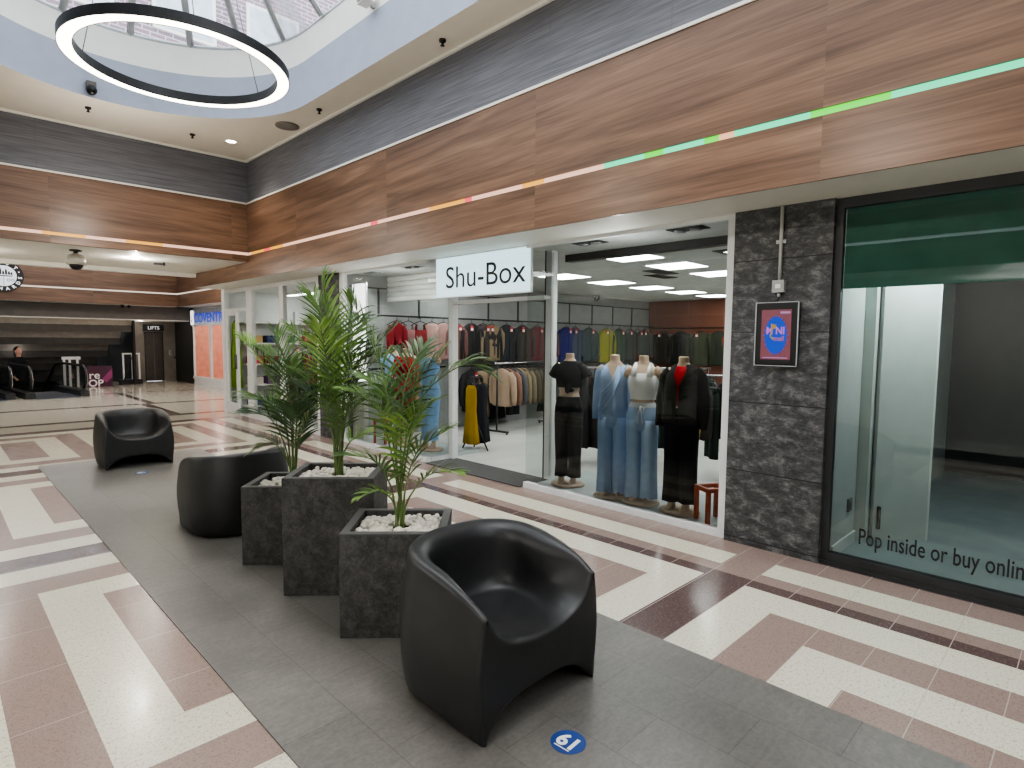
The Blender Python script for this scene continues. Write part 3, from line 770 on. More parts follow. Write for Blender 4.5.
frB = [
 ([(0,0,0),(-.01,0,.45),(-.04,.01,.90),(-.09,.0,1.30)], .27, 'leaf2', dict(n=22, start=.42, ang=.9)),
 ([(0,0,0),(.04,.02,.5),(.07,.03,.95),(.10,.05,1.18)], .24, 'leaf', dict(n=20, start=.45)),
 ([(0,0,0),(-.04,.03,.4),(-.12,.06,.75),(-.32,.1,.98)], .24, 'leaf', dict(n=20, start=.42)),
 ([(0,0,0),(.05,.0,.4),(.16,.03,.70),(.36,.04,.84)], .24, 'leaf', dict(n=20, start=.42)),
 ([(0,0,0),(-.02,-.04,.4),(-.03,-.10,.75),(-.03,-.22,1.0)], .22, 'leaf2', dict(n=20, start=.42)),
 ([(0,0,0),(.01,.08,.45),(.03,.2,.85),(.06,.36,1.05)], .25, 'leaf3', dict(n=20, start=.4)),
 ([(0,0,0),(.03,-.03,.28),(.10,-.07,.45),(.23,-.1,.55)], .2, 'leaf', dict(n=16, start=.4)),
 ([(0,0,0),(-.03,0,.3),(-.10,-.02,.5),(-.24,-.03,.62)], .2, 'leaf3', dict(n=18, start=.4)),
 ([(0,0,0),(.04,.06,.2),(.14,.12,.28),(.30,.16,.24)], .17, 'leaf2', dict(n=14, start=.4, droop=.5)),
]
frB += [
 ([(0,0,0),(-.02,.05,.5),(-.07,.1,.95),(-.20,.16,1.2)], .26, 'leaf', dict(n=22, start=.42)),
 ([(0,0,0),(.03,-.02,.35),(.09,-.06,.68),(.24,-.10,.82)], .23, 'leaf', dict(n=20, start=.42)),
 ([(0,0,0),(-.02,-.03,.3),(-.08,-.08,.58),(-.20,-.14,.70)], .22, 'leaf', dict(n=20, start=.42)),
 ([(0,0,0),(.06,.03,.45),(.18,.07,.80),(.34,.10,.98)], .24, 'leaf3', dict(n=20, start=.42))]
frC = [
 ([(0,0,0),(-.04,0,.45),(-.14,.0,.82),(-.33,.0,1.08)], .27, 'leaf2', dict(n=22, start=.42)),
 ([(0,0,0),(.0,.02,.45),(-.05,.04,.9),(-.13,.05,1.13)], .24, 'leaf', dict(n=20, start=.42)),
 ([(0,0,0),(.03,-.02,.3),(.06,-.07,.52),(.07,-.18,.62)], .23, 'leaf3', dict(n=22, start=.3, ang=.85)),
 ([(0,0,0),(-.05,.03,.4),(-.18,.06,.62),(-.36,.1,.64)], .24, 'leaf', dict(n=20, start=.42)),
 ([(0,0,0),(-.03,-.03,.22),(-.12,-.05,.34),(-.22,-.07,.3)], .2, 'leaf', dict(n=16, start=.4, droop=.5)),
 ([(0,0,0),(.04,.05,.45),(.12,.1,.85),(.24,.14,1.02)], .24, 'leaf3', dict(n=20, start=.42)),
 ([(0,0,0),(.05,.0,.35),(.15,.02,.55),(.30,.03,.62)], .2, 'leaf', dict(n=18, start=.42)),
]
frC += [
 ([(0,0,0),(-.02,.03,.5),(-.08,.06,.85),(-.22,.08,1.0)], .25, 'leaf', dict(n=22, start=.42)),
 ([(0,0,0),(.02,.02,.35),(.03,.04,.68),(-.02,.06,.90)], .24, 'leaf', dict(n=20, start=.42)),
 ([(0,0,0),(-.04,-.02,.3),(-.14,-.05,.52),(-.30,-.08,.56)], .22, 'leaf3', dict(n=20, start=.42))]
potted_palm(centre((1.500,2.786,0), PW, PD), PW, PD, .566, 'palm in a low square charcoal planter directly behind the foreground armchair', frA, seed=3)
potted_palm(centre((1.510,3.505,0), PW, PD), PW, PD, .736, 'tall palm in the tallest square charcoal planter, middle of the three', frB, seed=5)
potted_palm(centre((1.515,4.185,0), PW, PD), PW, PD, .555, 'palm in low charcoal planter partly hidden behind the tallest planter', frC, seed=8)

# ---- ring light
ring = thing('ring_light', 'big round suspended ring lamp with dark rim and glowing underside', 'ceiling lamp', (CX, 6.25, 4.10))
RR = .94
prof = [(RR, 0), (RR+.004, .10), (RR-.115, .10), (RR-.115, .0), (RR-.108, .012), (RR-.007, .012)]
def torus_prof(pr_, n=96):
    return [[(r_*cos(2*PI*k/n), r_*sin(2*PI*k/n), z_) for r_, z_ in pr_] for k in range(n+1)]
MB().loft(torus_prof([(RR,0),(RR,.085),(RR-.115,.085),(RR-.115,0),(RR-.109,0),(RR-.109,.09),(RR-.006,.09),(RR-.006,0)]), cap=False, smooth=False).build('housing', M['black_metal'], ring)
MB().loft(torus_prof([(RR-.007,.003),(RR-.007,.03),(RR-.108,.03),(RR-.108,.003)]), cap=False, smooth=False).build('diffuser', M['ring'], ring)
for a in (20, 140, 260):
    x, y = (RR-.06)*cos(math.radians(a)), (RR-.06)*sin(math.radians(a))
    MB().tube([(x,y,.10),(x*.35,y*.35+.2,2.4)], .004, 5).build('suspension_wire', M['chrome'], ring)

# ---- small ceiling fittings
def downlight(loc, label):
    t = thing('downlight', label, 'ceiling lamp', loc, 0, 'recessed ceiling lamps')
    MB().lathe([(.07,0),(.07,-.012),(.085,-.012),(.085,0)], 24, cap=False).build('trim_ring', M['white'], t)
    MB().lathe([(.069,-.004),(.04,-.012),(.001,-.014)], 20).build('lamp', M['spot'], t)
downlight((3.45,9.56,4.579), 'bright recessed spotlight in the upper ceiling near the far corner')
downlight((2.54,11.35,2.889), 'recessed downlight in the low white soffit under far wood bulkhead')
sp_ = MB().lathe([(.16,0),(.16,-.015),(.12,-.022),(.001,-.022)], 28).build('ceiling_speaker', plain('grey_grille', C(128,122,116), 0.7))
sp_.location = (3.76,8.30,4.579); tag(sp_, 'round grey flush speaker in the upper ceiling by the ribbed wall', 'speaker')
for (x, y), lb in zip(((3.79,7.41),(3.80,4.84),(2.94,9.66),(1.66,9.55)), ('between the grey speaker and the long side', 'nearest the camera, on the long side', 'left of the bright spotlight', 'on the far left edge')):
    o = MB().lathe([(.035,0),(.035,-.02),(.012,-.02),(.012,-.05),(.022,-.055),(.022,-.06),(.001,-.06)], 14).build('sprinkler', M['black_metal'])
    o.location = (x,y,4.579); tag(o, 'small dark sprinkler head in upper ceiling, ' + lb, 'sprinkler', 'sprinkler heads')
t = thing('security_camera', 'small dark dome camera fixed to the pale blue roof upstand', 'camera', (1.62,9.10,4.70))
MB().box(-.05,-.05,-.02,.05,.05,.05).build('bracket', M['fasc_grey'], t); MB().ell((0,-.03,-.05), .06,.06,.06).build('dome', M['black_metal'], t)
t = thing('security_camera', 'white dome camera hanging below the low soffit, right of the round sign', 'camera', (1.68,11.0,2.889))
MB().lathe([(.08,0),(.08,-.02),(.03,-.02),(.03,-.06)], 18).build('mount', M['anth'], t)
MB().lathe([(.03,-.05),(.10,-.08),(.125,-.14),(.125,-.22),(.001,-.22)], 24).build('housing', plain('dome_housing', C(176,172,160), 0.4), t)
MB().lathe([(.09,-.22),(.085,-.25),(.05,-.29),(.001,-.30)], 20).build('lens_dome', M['black_metal'], t)
o = MB().box(-.12,-.03,-.05,.02,.03,-.02).box(.02,-.01,-.06,.05,.01,0).build('cctv_camera', M['anth']); o.location = (2.98,11.6,2.889)
tag(o, 'slim dark bullet camera on low soffit, right of the recessed downlight', 'camera')
for k, (x, lb) in enumerate(((4.55,'left'),(4.72,'right'))):
    o = MB().ell((0,0,-.05), .06,.06,.05).cyl(0,0,-.02,0,.03,10).build('dome_camera', M['black_metal']); o.location = (x,22.2,2.609)
    tag(o, lb + ' one of two tiny black dome cameras on the soffit before the lifts', 'camera', 'tiny dome cameras before the lifts')
t = thing('floodlight', 'small white floodlight on the white ledge below the skylight', 'lamp', (3.53,5.75,5.13), 0)
MB().box(-.10,-.09,.02,.02,.09,.13).build('housing', M['white'], t); MB().box(-.112,-.07,.035,-.10,.07,.115).build('lens', M['spotoff'], t); MB().box(.02,-.02,.0,.06,.02,.1).build('bracket', M['frame_g'], t)

# ---- building seen through the roof
bld = thing('brick_building', 'purplish brick building seen through the skylight', 'building', (1.83,15.0,4.7))
tb = NT('purple_brick'); v = tb.obj(); br = tb.n('ShaderNodeTexBrick'); br.inputs['Scale'].default_value = 1.0; br.inputs['Brick Width'].default_value = .30; br.inputs['Row Height'].default_value = .10
br.inputs['Mortar Size'].default_value = .012; br.inputs['Color1'].default_value = C(128,98,116); br.inputs['Color2'].default_value = C(104,80,100); br.inputs['Mortar'].default_value = C(190,180,186)
sp = tb.n('ShaderNodeSeparateXYZ'); tb.l(v, sp.inputs[0]); cbn = tb.n('ShaderNodeCombineXYZ'); tb.l(sp.outputs[0], cbn.inputs[0]); tb.l(sp.outputs[2], cbn.inputs[1]); tb.l(cbn.outputs[0], br.inputs['Vector'])
tb.set(br.outputs['Color'], 0.8)
MB().box(-7,0,0,9,3,7.2).build('brick_wall', tb.m, bld)
MB().box(-7.1,-.1,7.2,9.1,3.1,7.5).build('roof_edge', M['white'], bld)
for x in range(-6, 8, 2):
    for z in (1.2, 3.6):
        w_ = MB().box(x,-.05,z,x+1.3,.0,z+1.3).build('window_frame', M['white'], bld); MB().box(x+.08,-.06,z+.08,x+1.22,-.05,z+1.22).build('pane', plain('far_pane', C(190,205,220), 0.2), w_)

# ---- shop sign
sg = thing('shop_sign', 'white illuminated lightbox sign with black lettering above the shop entrance', 'sign', (W-.004,5.16,2.112))
MB().box(-.0,-.82,0,.03,.82,.495).build('lightbox_case', M['frame_w'], sg)
MB().box(-.008,-.808,.012,.0,.808,.483).build('face', M['sign'], sg)
text_mesh('lettering', 'Shu-Box', .37, M['black'], sg, basis((-.010,.625,.115), (0,-1,0), (0,0,1)), .001, 'LEFT', 1.36, .000)

# ---- wall screen on the slate pillar
sc_ = thing('wall_screen', 'small portrait screen in black frame on the dark slate pillar', 'screen', (W-.062,1.735,1.43))
scb = MB().box(-.045,-.155,0,0,.155,.468)
ho = scb.build('housing', M['black_metal'], sc_)
bv = ho.modifiers.new('edge','BEVEL'); bv.width = .012; bv.segments = 3
MB().box(-.047,-.158,-.002,-.035,-.150,.470).box(-.047,.150,-.002,-.035,.158,.470).box(-.047,-.158,-.004,-.035,.158,.002).box(-.047,-.158,.466,-.035,.158,.472).build('bezel', M['frame_g'], sc_)
MB().box(-.049,-.108,.045,-.044,.108,.415).build('display', emit('screen_crimson', C(140,42,66), 0.5), sc_)
star = []
for k in range(48):
    a = 2*PI*k/48; q = 1.0 if k % 2 == 0 else .87
    star.append((-.0505, .088*q*cos(a), .225 + .150*q*sin(a)))
MB().add(star, [tuple(range(47,-1,-1))]).add([(-.0505,p[1]*1.0,p[2]) for p in star], [tuple(range(48))]).build('badge', emit('screen_blue', C(62,96,214), 0.62), sc_)
text_mesh('badge_text', 'M NI', .075, emit('screen_pink', C(214,120,214), 0.6), sc_, basis((-.052,.070,.235),(0,-1,0),(0,0,1)), .0004, 'LEFT', .13, .002)
text_mesh('badge_text', 'mall', .05, emit('screen_rose', C(205,110,150), 0.5), sc_, basis((-.052,.012,.185),(0,-1,0),(0,0,1)), .0004, 'LEFT', .07, .001)
yb_ = MB(); yb_.tube([(-.0515,.012,.30),(-.0515,.032,.31),(-.0515,.02,.285),(-.0515,.038,.22),(-.0515,.02,.195),(-.0515,.012,.21)], .006, 5); yb_.box(-.053,-.002,.275,-.051,.034,.305); yb_.build('ribbon', emit('screen_gold', C(196,160,60), 0.5), sc_)
cp_ = emit('screen_caption_pink', C(200,150,215), 0.5); MB().box(-.052,-.10,.385,-.0495,-.03,.40).build('screen_caption', cp_, sc_); MB().box(-.052,-.09,.055,-.0495,.09,.062).build('screen_caption', cp_, sc_)
jb = thing('junction_box', 'small grey switched socket box on slate pillar above the screen', 'socket', (W-.062,1.735,1.972))
MB().box(-.045,-.043,0,0,.043,.09).build('box_body', plain('grey_plastic', C(164,164,160), 0.5), jb); MB().box(-.05,-.018,.03,-.045,.018,.06).build('switch', M['white'], jb)
MB().tube([(-.02,.0,0),(-.02,0,-.035)], .012, 8).build('cable_gland', M['frame_g'], jb); MB().tube([(-.02,0,-.03),(-.022,.005,-.07)], .005, 6).build('cable', M['black_metal'], jb)
cd = thing('conduit', 'thin grey cable conduit running down the slate pillar to the socket box', 'pipe', (W-.062,1.735,2.062))
MB().tube([(-.018,0,0),(-.018,0,.545)], .013, 10).build('pipe', plain('grey_conduit', C(176,176,172), 0.5), cd); MB().box(-.022,-.035,.27,0,.035,.295).build('saddle_clip', M['frame_g'], cd)

# ---- vacant unit: blind, lettering, door leaf
bl = MB()
for k in range(24): bl.box(W+.035, -2.5, 2.0+.0225*k, W+.040+.002*(k % 2), 1.335, 2.0+.0225*(k+1))
o = bl.box(W+.028,-2.5,1.985,W+.05,1.335,2.0).build('window_blind', plain('dark_green_blind', C(66,140,122), 0.6)); tag(o, 'dark green blind lowered across the top of the vacant shop window', 'blind')
lt = text_mesh('window_lettering', 'Pop inside or buy online', .16, M['black'], None, basis((W-.004,1.15,.197),(0,-1,0),(0,0,1)), .0008, 'LEFT', .93, .001)
tag(lt, 'dark vinyl lettering along the bottom of the vacant shop window', 'lettering')
dl = thing('door_leaf', 'white hinged door standing ajar inside the vacant shop', 'door', (5.33,1.235,.021), math.radians(-43))
MB().box(0,0,0,.44,.04,2.35).build('leaf', M['whitewall'], dl); MB().box(.44,-.004,0,.455,.045,2.35).build('edge_strip', M['white'], dl); MB().box(.03,-.02,.10,.05,0,.28).build('hinge', M['anth'], dl)
tp = MB().box(5.215,1.262,.021,5.30,1.338,2.59).build('door_post', M['whitewall']); tag(tp, 'slim white door frame post against side wall in vacant shop', 'casing')  # white post of the door frame beside the open leaf
o = MB().box(5.0,1.325,.30,5.09,1.339,.40).box(5.015,1.321,.32,5.075,1.325,.38).build('wall_socket', plain('grey_socket', C(120,122,122), 0.4)); tag(o, 'small grey double socket low on the vacant shop side wall', 'socket')
rl = thing('reflection_panel', 'grey panel standing in for a reflection at the back of the vacant shop', 'shutter', (8.9,-.75,.021))  # grey panel built in place of the opposite shop's reflection in the glass
MB().box(0,-1.2,.35,.06,1.25,2.3).build('panel_face', plain('reflection_grey', C(165,167,172), 0.5), rl); MB().box(-.02,-1.28,.3,.08,-1.2,2.4).build('panel_edge', M['anth'], rl); MB().box(-.02,1.25,.3,.08,1.33,2.4).build('panel_edge', M['anth'], rl)

# ---- floor stickers
def sticker(loc, rz, label):
    t = thing('floor_sticker', label, 'sticker', loc, rz, 'round blue floor stickers')
    MB().cyl(0,0,0,.0015,.071,48).build('disc', plain('sticker_blue', C(32,62,128), 0.5), t)
    text_mesh('number', '19', .098, M['white'], t, basis((-.052,-.034,.002),(1,0,0),(0,1,0)), .0004, 'LEFT', None, .003)
    MB().box(-.035,.042,.0016,.035,.047,.0022).build('caption_line', M['white'], t)
sticker((1.747,1.417,.0062), PI/2+.05, 'round blue sticker numbered nineteen on mat before the foreground armchair')
sticker((1.745,7.90,.0062), PI/2, 'distant round blue sticker on mat before the farthest armchair')

# ---- round centre sign on the far bulkhead
rs = thing('round_sign', 'round black and white illuminated emblem sign on the far wood bulkhead', 'sign', (1.66,21.80,3.26), 0, None, .88)
RSg = .50
Mr = basis((0,0,0),(1,0,0),(0,0,1))
def disc(r0_, r1_, y, n=48):
    m = MB(); a = [[(r_*cos(2*PI*k/n), y, r_*sin(2*PI*k/n)) for k in range(n)] for r_ in (r0_, r1_)]
    return m.loft(a, cap=False, smooth=False)
m = MB(); m.loft([[(RSg*cos(2*PI*k/48), y, RSg*sin(2*PI*k/48)) for k in range(48)] for y in (.06,-.03)], smooth=False); m.build('disc', M['black'], rs)
m = MB(); m.loft([[(.325*cos(2*PI*k/48), y, .325*sin(2*PI*k/48)) for k in range(48)] for y in (-.03,-.036)], smooth=False); m.build('centre_disc', emit('sign_white', (0.9,0.95,1,1), 0.9), rs)
em = MB(); em.box(-.30,-.042,-.015,.22,-.036,.015)
for x, h_ in ((-.24,.10),(-.17,.17),(-.10,.24),(-.03,.13),(.04,.20),(.11,.12),(.17,.09)):
    em.box(x,-.042,.04,x+.05,-.036,.04+h_*.6); em.add([(x,-.041,.04+h_*.6),(x+.05,-.041,.04+h_*.6),(x+.025,-.041,.04+h_)], [(0,1,2)])
em.box(-.005,-.042,-.30,.005,-.036,-.02)
for x in (-.13,.12,.22): em.loft([[(x+q*cos(2*PI*k/12),-.041,-.13+q*sin(2*PI*k/12)) for k in range(12)] for q in (.03,.045)], cap=False, smooth=False)
em.build('emblem', M['black'], rs)
wl = emit('sign_letter_white', (0.95,0.97,1,1), 1.1)
def arc_text(s, a0, a1, up_):
    for k, ch in enumerate(s):
        a = math.radians(a0 + (a1-a0)*k/(len(s)-1))
        c = Vector((.405*cos(a),-.034,.405*sin(a)))
        upv = Vector((cos(a),0,sin(a)))*(1 if up_ else -1); xv = Vector((upv.z,0,-upv.x))
        text_mesh('letter', ch, .135, wl, rs, basis(c - upv*.048, xv, upv), .002, 'CENTER', None, .004)
arc_text('WEST', 138, 42, True); arc_text('ORCHARDS', 186, 354, False)
for a in (20, 160): MB().ell((.405*cos(math.radians(a)),-.034,.405*sin(math.radians(a))), .02,.006,.02, 10, 6).build('dot', wl, rs)

# ---- lifts
lf = thing('lift_doors', 'dark double lift doors under the black lifts sign', 'lift', (5.895,24.27,0))
MB().box(-.27,0,.01,-.002,.03,1.75).build('door_panel', plain('dark_lift_steel', C(70,66,62), 0.3, 0.6), lf); MB().box(.002,0,.01,.27,.03,1.75).build('door_panel', plain('dark_lift_steel_b', C(74,70,66), 0.3, 0.6), lf)
MB().box(-.29,-.01,0,-.27,.04,1.77).box(.27,-.01,0,.30,.04,1.77).box(-.29,-.01,1.75,.30,.04,1.78).build('door_frame', M['vdark'], lf)
ls_ = thing('lift_sign', 'black sign with white capitals above the lift doors', 'sign', (5.895,24.25,1.81))
MB().box(-.33,0,0,.33,.04,.23).build('board', M['vdark'], ls_); text_mesh('lettering', 'LIFTS', .17, emit('lift_letters', (1,1,1,1), 0.6), ls_, basis((0,-.004,.055),(1,0,0),(0,0,1)), .003, 'CENTER', .36, .002)
o = MB().box(6.36,24.27,.88,6.48,24.3,1.10).box(6.39,24.26,.92,6.45,24.27,1.04).build('call_panel', M['chrome']); tag(o, 'small silver lift call panel right of the lift doors', 'panel')
o = MB().box(6.54,24.28,.82,6.60,24.3,.88).build('call_panel', M['black_metal']); tag(o, 'tiny black wall button right of the silver call panel', 'panel')
rl2 = thing('guard_rail', 'white post railing on dark base left of the lift doors', 'railing', (4.95,23.2,0))
MB().box(-.32,-.15,0,.28,.35,.16).build('plinth', M['black_metal'], rl2)
for x in (-.24, .02, .22): MB().box(x-.025,-.03,.16,x+.025,.02,1.0).build('post', M['frame_w'], rl2)
MB().box(-.27,-.04,1.0,.25,.03,1.05).build('top_rail', M['frame_w'], rl2)
MB().tube([(-.28,-.10,.0),(-.02,-.08,.9)], .02, 6).build('brace', M['black_metal'], rl2)
# lifts / shop-side poster
ps = thing('poster_board', 'purple promotional board with pale lettering beside the escalators', 'sign', (3.93,22.5,0))
MB().box(-.33,0,0,.33,.05,.66).build('board', plain('purple_board', C(66,22,50), 0.5), ps)
MB().add([(.05,-.004,.25),(.33,-.004,.58),(.33,-.004,.30),(.15,-.004,.12)], [(0,1,2,3)]).build('ribbon_graphic', plain('magenta_graphic', C(140,52,104), 0.5), ps)
text_mesh('lettering', 're', .34, M['ticket_w'], ps, basis((-.30,-.006,.26),(1,0,0),(0,0,1)), .003, 'LEFT', None, .004)
text_mesh('lettering', 'OP', .30, M['ticket_w'], ps, basis((-.32,-.006,.02),(1,0,0),(0,0,1)), .003, 'LEFT', None, .006)
gr = thing('guard_rail', 'white post railing standing behind the right-hand escalator', 'railing', (3.29,23.0,0))
for x in (-.20,-.06,.14): MB().box(x-.03,-.03,0 if x > 0 else -.6,x+.03,.03,.86).build('post', M['frame_w'], gr)
MB().box(-.26,-.04,.86,.22,.04,.95).build('top_rail', M['frame_w'], gr)

# ---- escalators
def escalator(loc, rz, label, wd=1.15):
    t = thing('escalator', label, 'escalator', loc, rz, 'pair of descending escalators')
    L1, drop = 2.9, math.tan(math.radians(30))
    def path(off_):   # handrail centre line in (y, z)
        pts = []
        for k in range(9):
            a = -PI/2 + PI*k/8*1.0
            pts.append((.30 - .28*cos(a), .52 + .30*sin(a)))
        # newel: from underside forward round to the top
        pts += [(.9,.82),(L1-.5,.82),(L1,.78),(L1+.4,.82-.4*drop+.05),(L1+3.2,.82-3.2*drop),(L1+4.5,.82-4.5*drop)]
        return pts
    for sx in (0, wd):
        hr = MB().tube([(sx,y,z_) for y, z_ in path(0)], .034, 8).build('handrail', M['black_metal'], t)
        g = path(0); top = [(y, z_-.03) for y, z_ in g[8:]]
        ring = [(.12,.20),(.06,.40),(.08,.62),(.2,.76)] + top[1:] + [(L1+4.5, .1-4.5*drop),(L1+.1,.14),(.3,.14)]
        pn = MB(); pn.add([(sx-.006,y,z_) for y, z_ in ring]+[(sx+.006,y,z_) for y, z_ in ring], [tuple(range(len(ring))), tuple(range(2*len(ring)-1,len(ring)-1,-1))])
        pn.build('glass_panel', M['glass'], t)
        MB().tube([(sx+.03,y,z_-.01) for y, z_ in path(0)[1:]], .014, 6).build('trim_bar', M['chrome'], t)
        dk = MB(); dk.box(sx-.10,.16,.0,sx+.10,L1,.15)
        dk.add([(sx-.1,L1,0),(sx+.1,L1,0),(sx+.1,L1,.15),(sx-.1,L1,.15),(sx-.1,L1+4.5,-4.5*drop-.1),(sx+.1,L1+4.5,-4.5*drop-.1),(sx+.1,L1+4.5,.15-4.5*drop),(sx-.1,L1+4.5,.15-4.5*drop)], [(0,1,5,4),(1,2,6,5),(2,3,7,6),(3,0,4,7)])
        dk.build('skirt', M['anth'], t)
    MB().box(.08,-.1,.001,wd-.08,1.4,.012).build('floor_plate', plain('blue_grey_plate', C(104,108,118), 0.3, 0.6), t)
    st = MB()
    for k in range(14):
        y = 1.4+.40*k; z_ = 0 if y < L1-.4 else -(y-L1+.4)*drop
        st.box(.1,y,z_-.25,wd-.1,y+.4,z_-.01)
    st.build('steps', plain('step_steel', C(140,140,142), 0.35, 0.6), t)
    return t
escalator((1.86,18.85,.0), math.radians(5), 'right-hand descending escalator with glass sides and black handrails')
escalator((.34,18.92,.0), math.radians(5), 'left-hand descending escalator cut off by the left edge')

# ---- person on the escalator
def tubeset(mb, spec, n=14):
    for rings in spec:
        out = []
        for (cx_, cy_, cz_, rx, ry) in rings: out.append([(cx_+rx*cos(2*PI*k/n), cy_+ry*sin(2*PI*k/n), cz_) for k in range(n)])
        mb.loft(out, True, True)
pp = thing('person', 'dark-haired person in dark clothing standing on the escalator at far left', 'person', (1.945,22.42,-.535), math.radians(25), None, 1.05)
pm_ = MB()
tubeset(pm_, [[(0,0,.78,.14,.10),(0,0,.9,.165,.11),(0,0,1.02,.14,.10),(0,0,1.2,.165,.11),(0,0,1.32,.18,.10),(0,0,1.39,.11,.07),(0,0,1.43,.055,.055),(0,-.01,1.5,.05,.055)]])
for s in (-1,1):
    tubeset(pm_, [[(s*.08,-.02,.03,.045,.10),(s*.08,0,.09,.04,.05),(s*.085,0,.28,.055,.055),(s*.085,-.01,.46,.06,.06),(s*.085,0,.8,.085,.09)]])
    pm_.tube([(s*.17,0,1.33),(s*.22,.01,1.08),(s*.20,-.12,.88),(s*.19,-.17,.84)], [.055,.045,.034,.03], 10)
    for k in range(5): pm_.tube([(s*.19+.014*(k-2),-.17,.84),(s*.19+.016*(k-2),-.22,.815),(s*.19+.016*(k-2),-.235,.79)], [.011,.009,.007], 6)
    pm_.ell((s*.078,0,1.60), .012,.022,.03, 8, 6)
pm_.ell((0,-.005,1.60), .075,.092,.115, 18, 14); pm_.ell((0,-.03,1.54), .05,.062,.06, 14, 8)
pm_.tube([(0,-.085,1.62),(0,-.115,1.583),(0,-.088,1.575)], [.01,.017,.01], 8)
body = pm_.build('body', plain('skin_tone', C(196,150,128), 0.5), pp)
rm = body.modifiers.new('join', 'REMESH'); rm.mode = 'VOXEL'; rm.voxel_size = .012; rm.use_smooth_shade = True
hr_ = MB(); hr_.ell((0,.03,1.63), .09,.095,.105, 16, 10); hr_.ell((0,.07,1.52), .075,.05,.13, 14, 8); hr_.build('hair', plain('dark_hair', C(30,24,22), 0.5), pp)
ey = MB()
for s in (-1,1): ey.ell((s*.03,-.085,1.605), .012,.008,.007, 8, 6)
ey.build('eye', M['black'], pp)
MB().ell((0,-.092,1.548), .022,.008,.006, 8, 6).build('mouth', plain('lip', C(150,84,80), 0.5), pp)
ct = MB(); tubeset(ct, [[(0,0,.60,.19,.14),(0,0,.8,.185,.135),(0,0,.95,.17,.12),(0,0,1.2,.185,.125),(0,0,1.33,.195,.11),(0,.0,1.40,.12,.085),(0,0,1.44,.07,.065)]])
for s in (-1,1): ct.tube([(s*.18,0,1.33),(s*.23,.01,1.08),(s*.205,-.1,.90)], [.066,.056,.046], 10)
ct.build('coat', fab(28,28,32), pp)
tr = MB()
for s in (-1,1): tubeset(tr, [[(s*.085,0,.10,.06,.07),(s*.085,0,.45,.075,.075),(s*.085,0,.82,.10,.11)]])
tr.build('trousers', fab(24,24,28), pp)

# ---- mannequins
def mann_body(arms=False):
    mb = MB()
    tubeset(mb, [[(0,0,.76,.11,.085),(0,0,.80,.155,.10),(0,0,.85,.17,.108),(0,0,.93,.15,.098),(0,0,1.02,.118,.08),(0,0,1.12,.138,.095),(0,-.008,1.20,.155,.108),(0,0,1.28,.150,.090),(0,.005,1.335,.125,.066),(0,.01,1.365,.085,.055),(0,.01,1.40,.052,.05),(0,.005,1.455,.050,.05)]], 20)
    for s in (-1,1):
        tubeset(mb, [[(s*.075,-.05,.035,.038,.10),(s*.075,-.03,.06,.036,.075),(s*.078,0,.12,.034,.036),(s*.08,.01,.30,.052,.055),(s*.08,0,.45,.052,.055),(s*.082,0,.62,.072,.075),(s*.085,0,.76,.082,.088)]])
        if not arms: mb.tube([(s*.12,.0,1.32),(s*.155,.0,1.30),(s*.175,.0,1.26),(s*.178,.0,1.235)], [.045,.046,.040,.020], 12)
        if arms:
            mb.tube([(s*.155,.0,1.31),(s*.195,.005,1.22),(s*.215,.01,1.06),(s*.215,-.03,.90),(s*.205,-.07,.79)], [.048,.046,.037,.030,.024], 12)
            for k in range(4): mb.tube([(s*.203,-.075+.016*(k-1.5),.80),(s*.203,-.085+.018*(k-1.5),.745),(s*.200,-.08+.018*(k-1.5),.70-.012*(k % 3))], [.012,.009,.006], 6)
            mb.tube([(s*.195,-.09,.79),(s*.185,-.12,.75),(s*.183,-.125,.725)], [.012,.009,.007], 6)
    return mb
def folds(rings, n=28, amp=.05, k=6, seed=0):
    out = []
    for i, (cx_, cy_, cz_, rx, ry, f) in enumerate(rings):
        rg = []
        for j in range(n):
            a = 2*PI*j/n; q = 1+amp*f*sin(k*a+seed+.35*i)+amp*.5*f*sin((k*2+1)*a+seed*2)
            rg.append((cx_+rx*q*cos(a), cy_+ry*q*sin(a), cz_))
        out.append(rg)
    return out
def wide_legs(mat, parent, flare=.115, z0=.075, wear=None, seed=0):
    mb = MB()
    for s in (-1,1):
        mb.loft(folds([(s*.086,-.005,z0,flare,flare*.95,1.3),(s*.085,0,.25,flare*.95,flare*.9,1),(s*.083,0,.5,.084,.092,.7),(s*.082,0,.72,.092,.108,.3),(s*.075,0,.83,.098,.115,.1)], 24, .07, 5, seed+s), True)
    mb.loft(folds([(0,0,.705,.09,.055,0),(0,0,.74,.155,.105,0),(0,0,.80,.174,.120,.1),(0,0,.87,.172,.116,.3),(0,0,.95,.150,.105,.5),(0,0,.985,.136,.096,.4)], 28, .04, 9, seed), False)
    return mb.build('trousers', mat, parent)
def sleeve(mb, s, L='long'):
    if L == 'long': mb.tube([(s*.110,.0,1.325),(s*.160,.003,1.275),(s*.190,.010,1.10),(s*.198,-.01,.92),(s*.198,-.02,.80)], [.050,.055,.048,.042,.038], 14, False)
    else: mb.tube([(s*.11,.0,1.33),(s*.165,.003,1.28),(s*.215,.01,1.20)], [.050,.055,.062], 14, False)
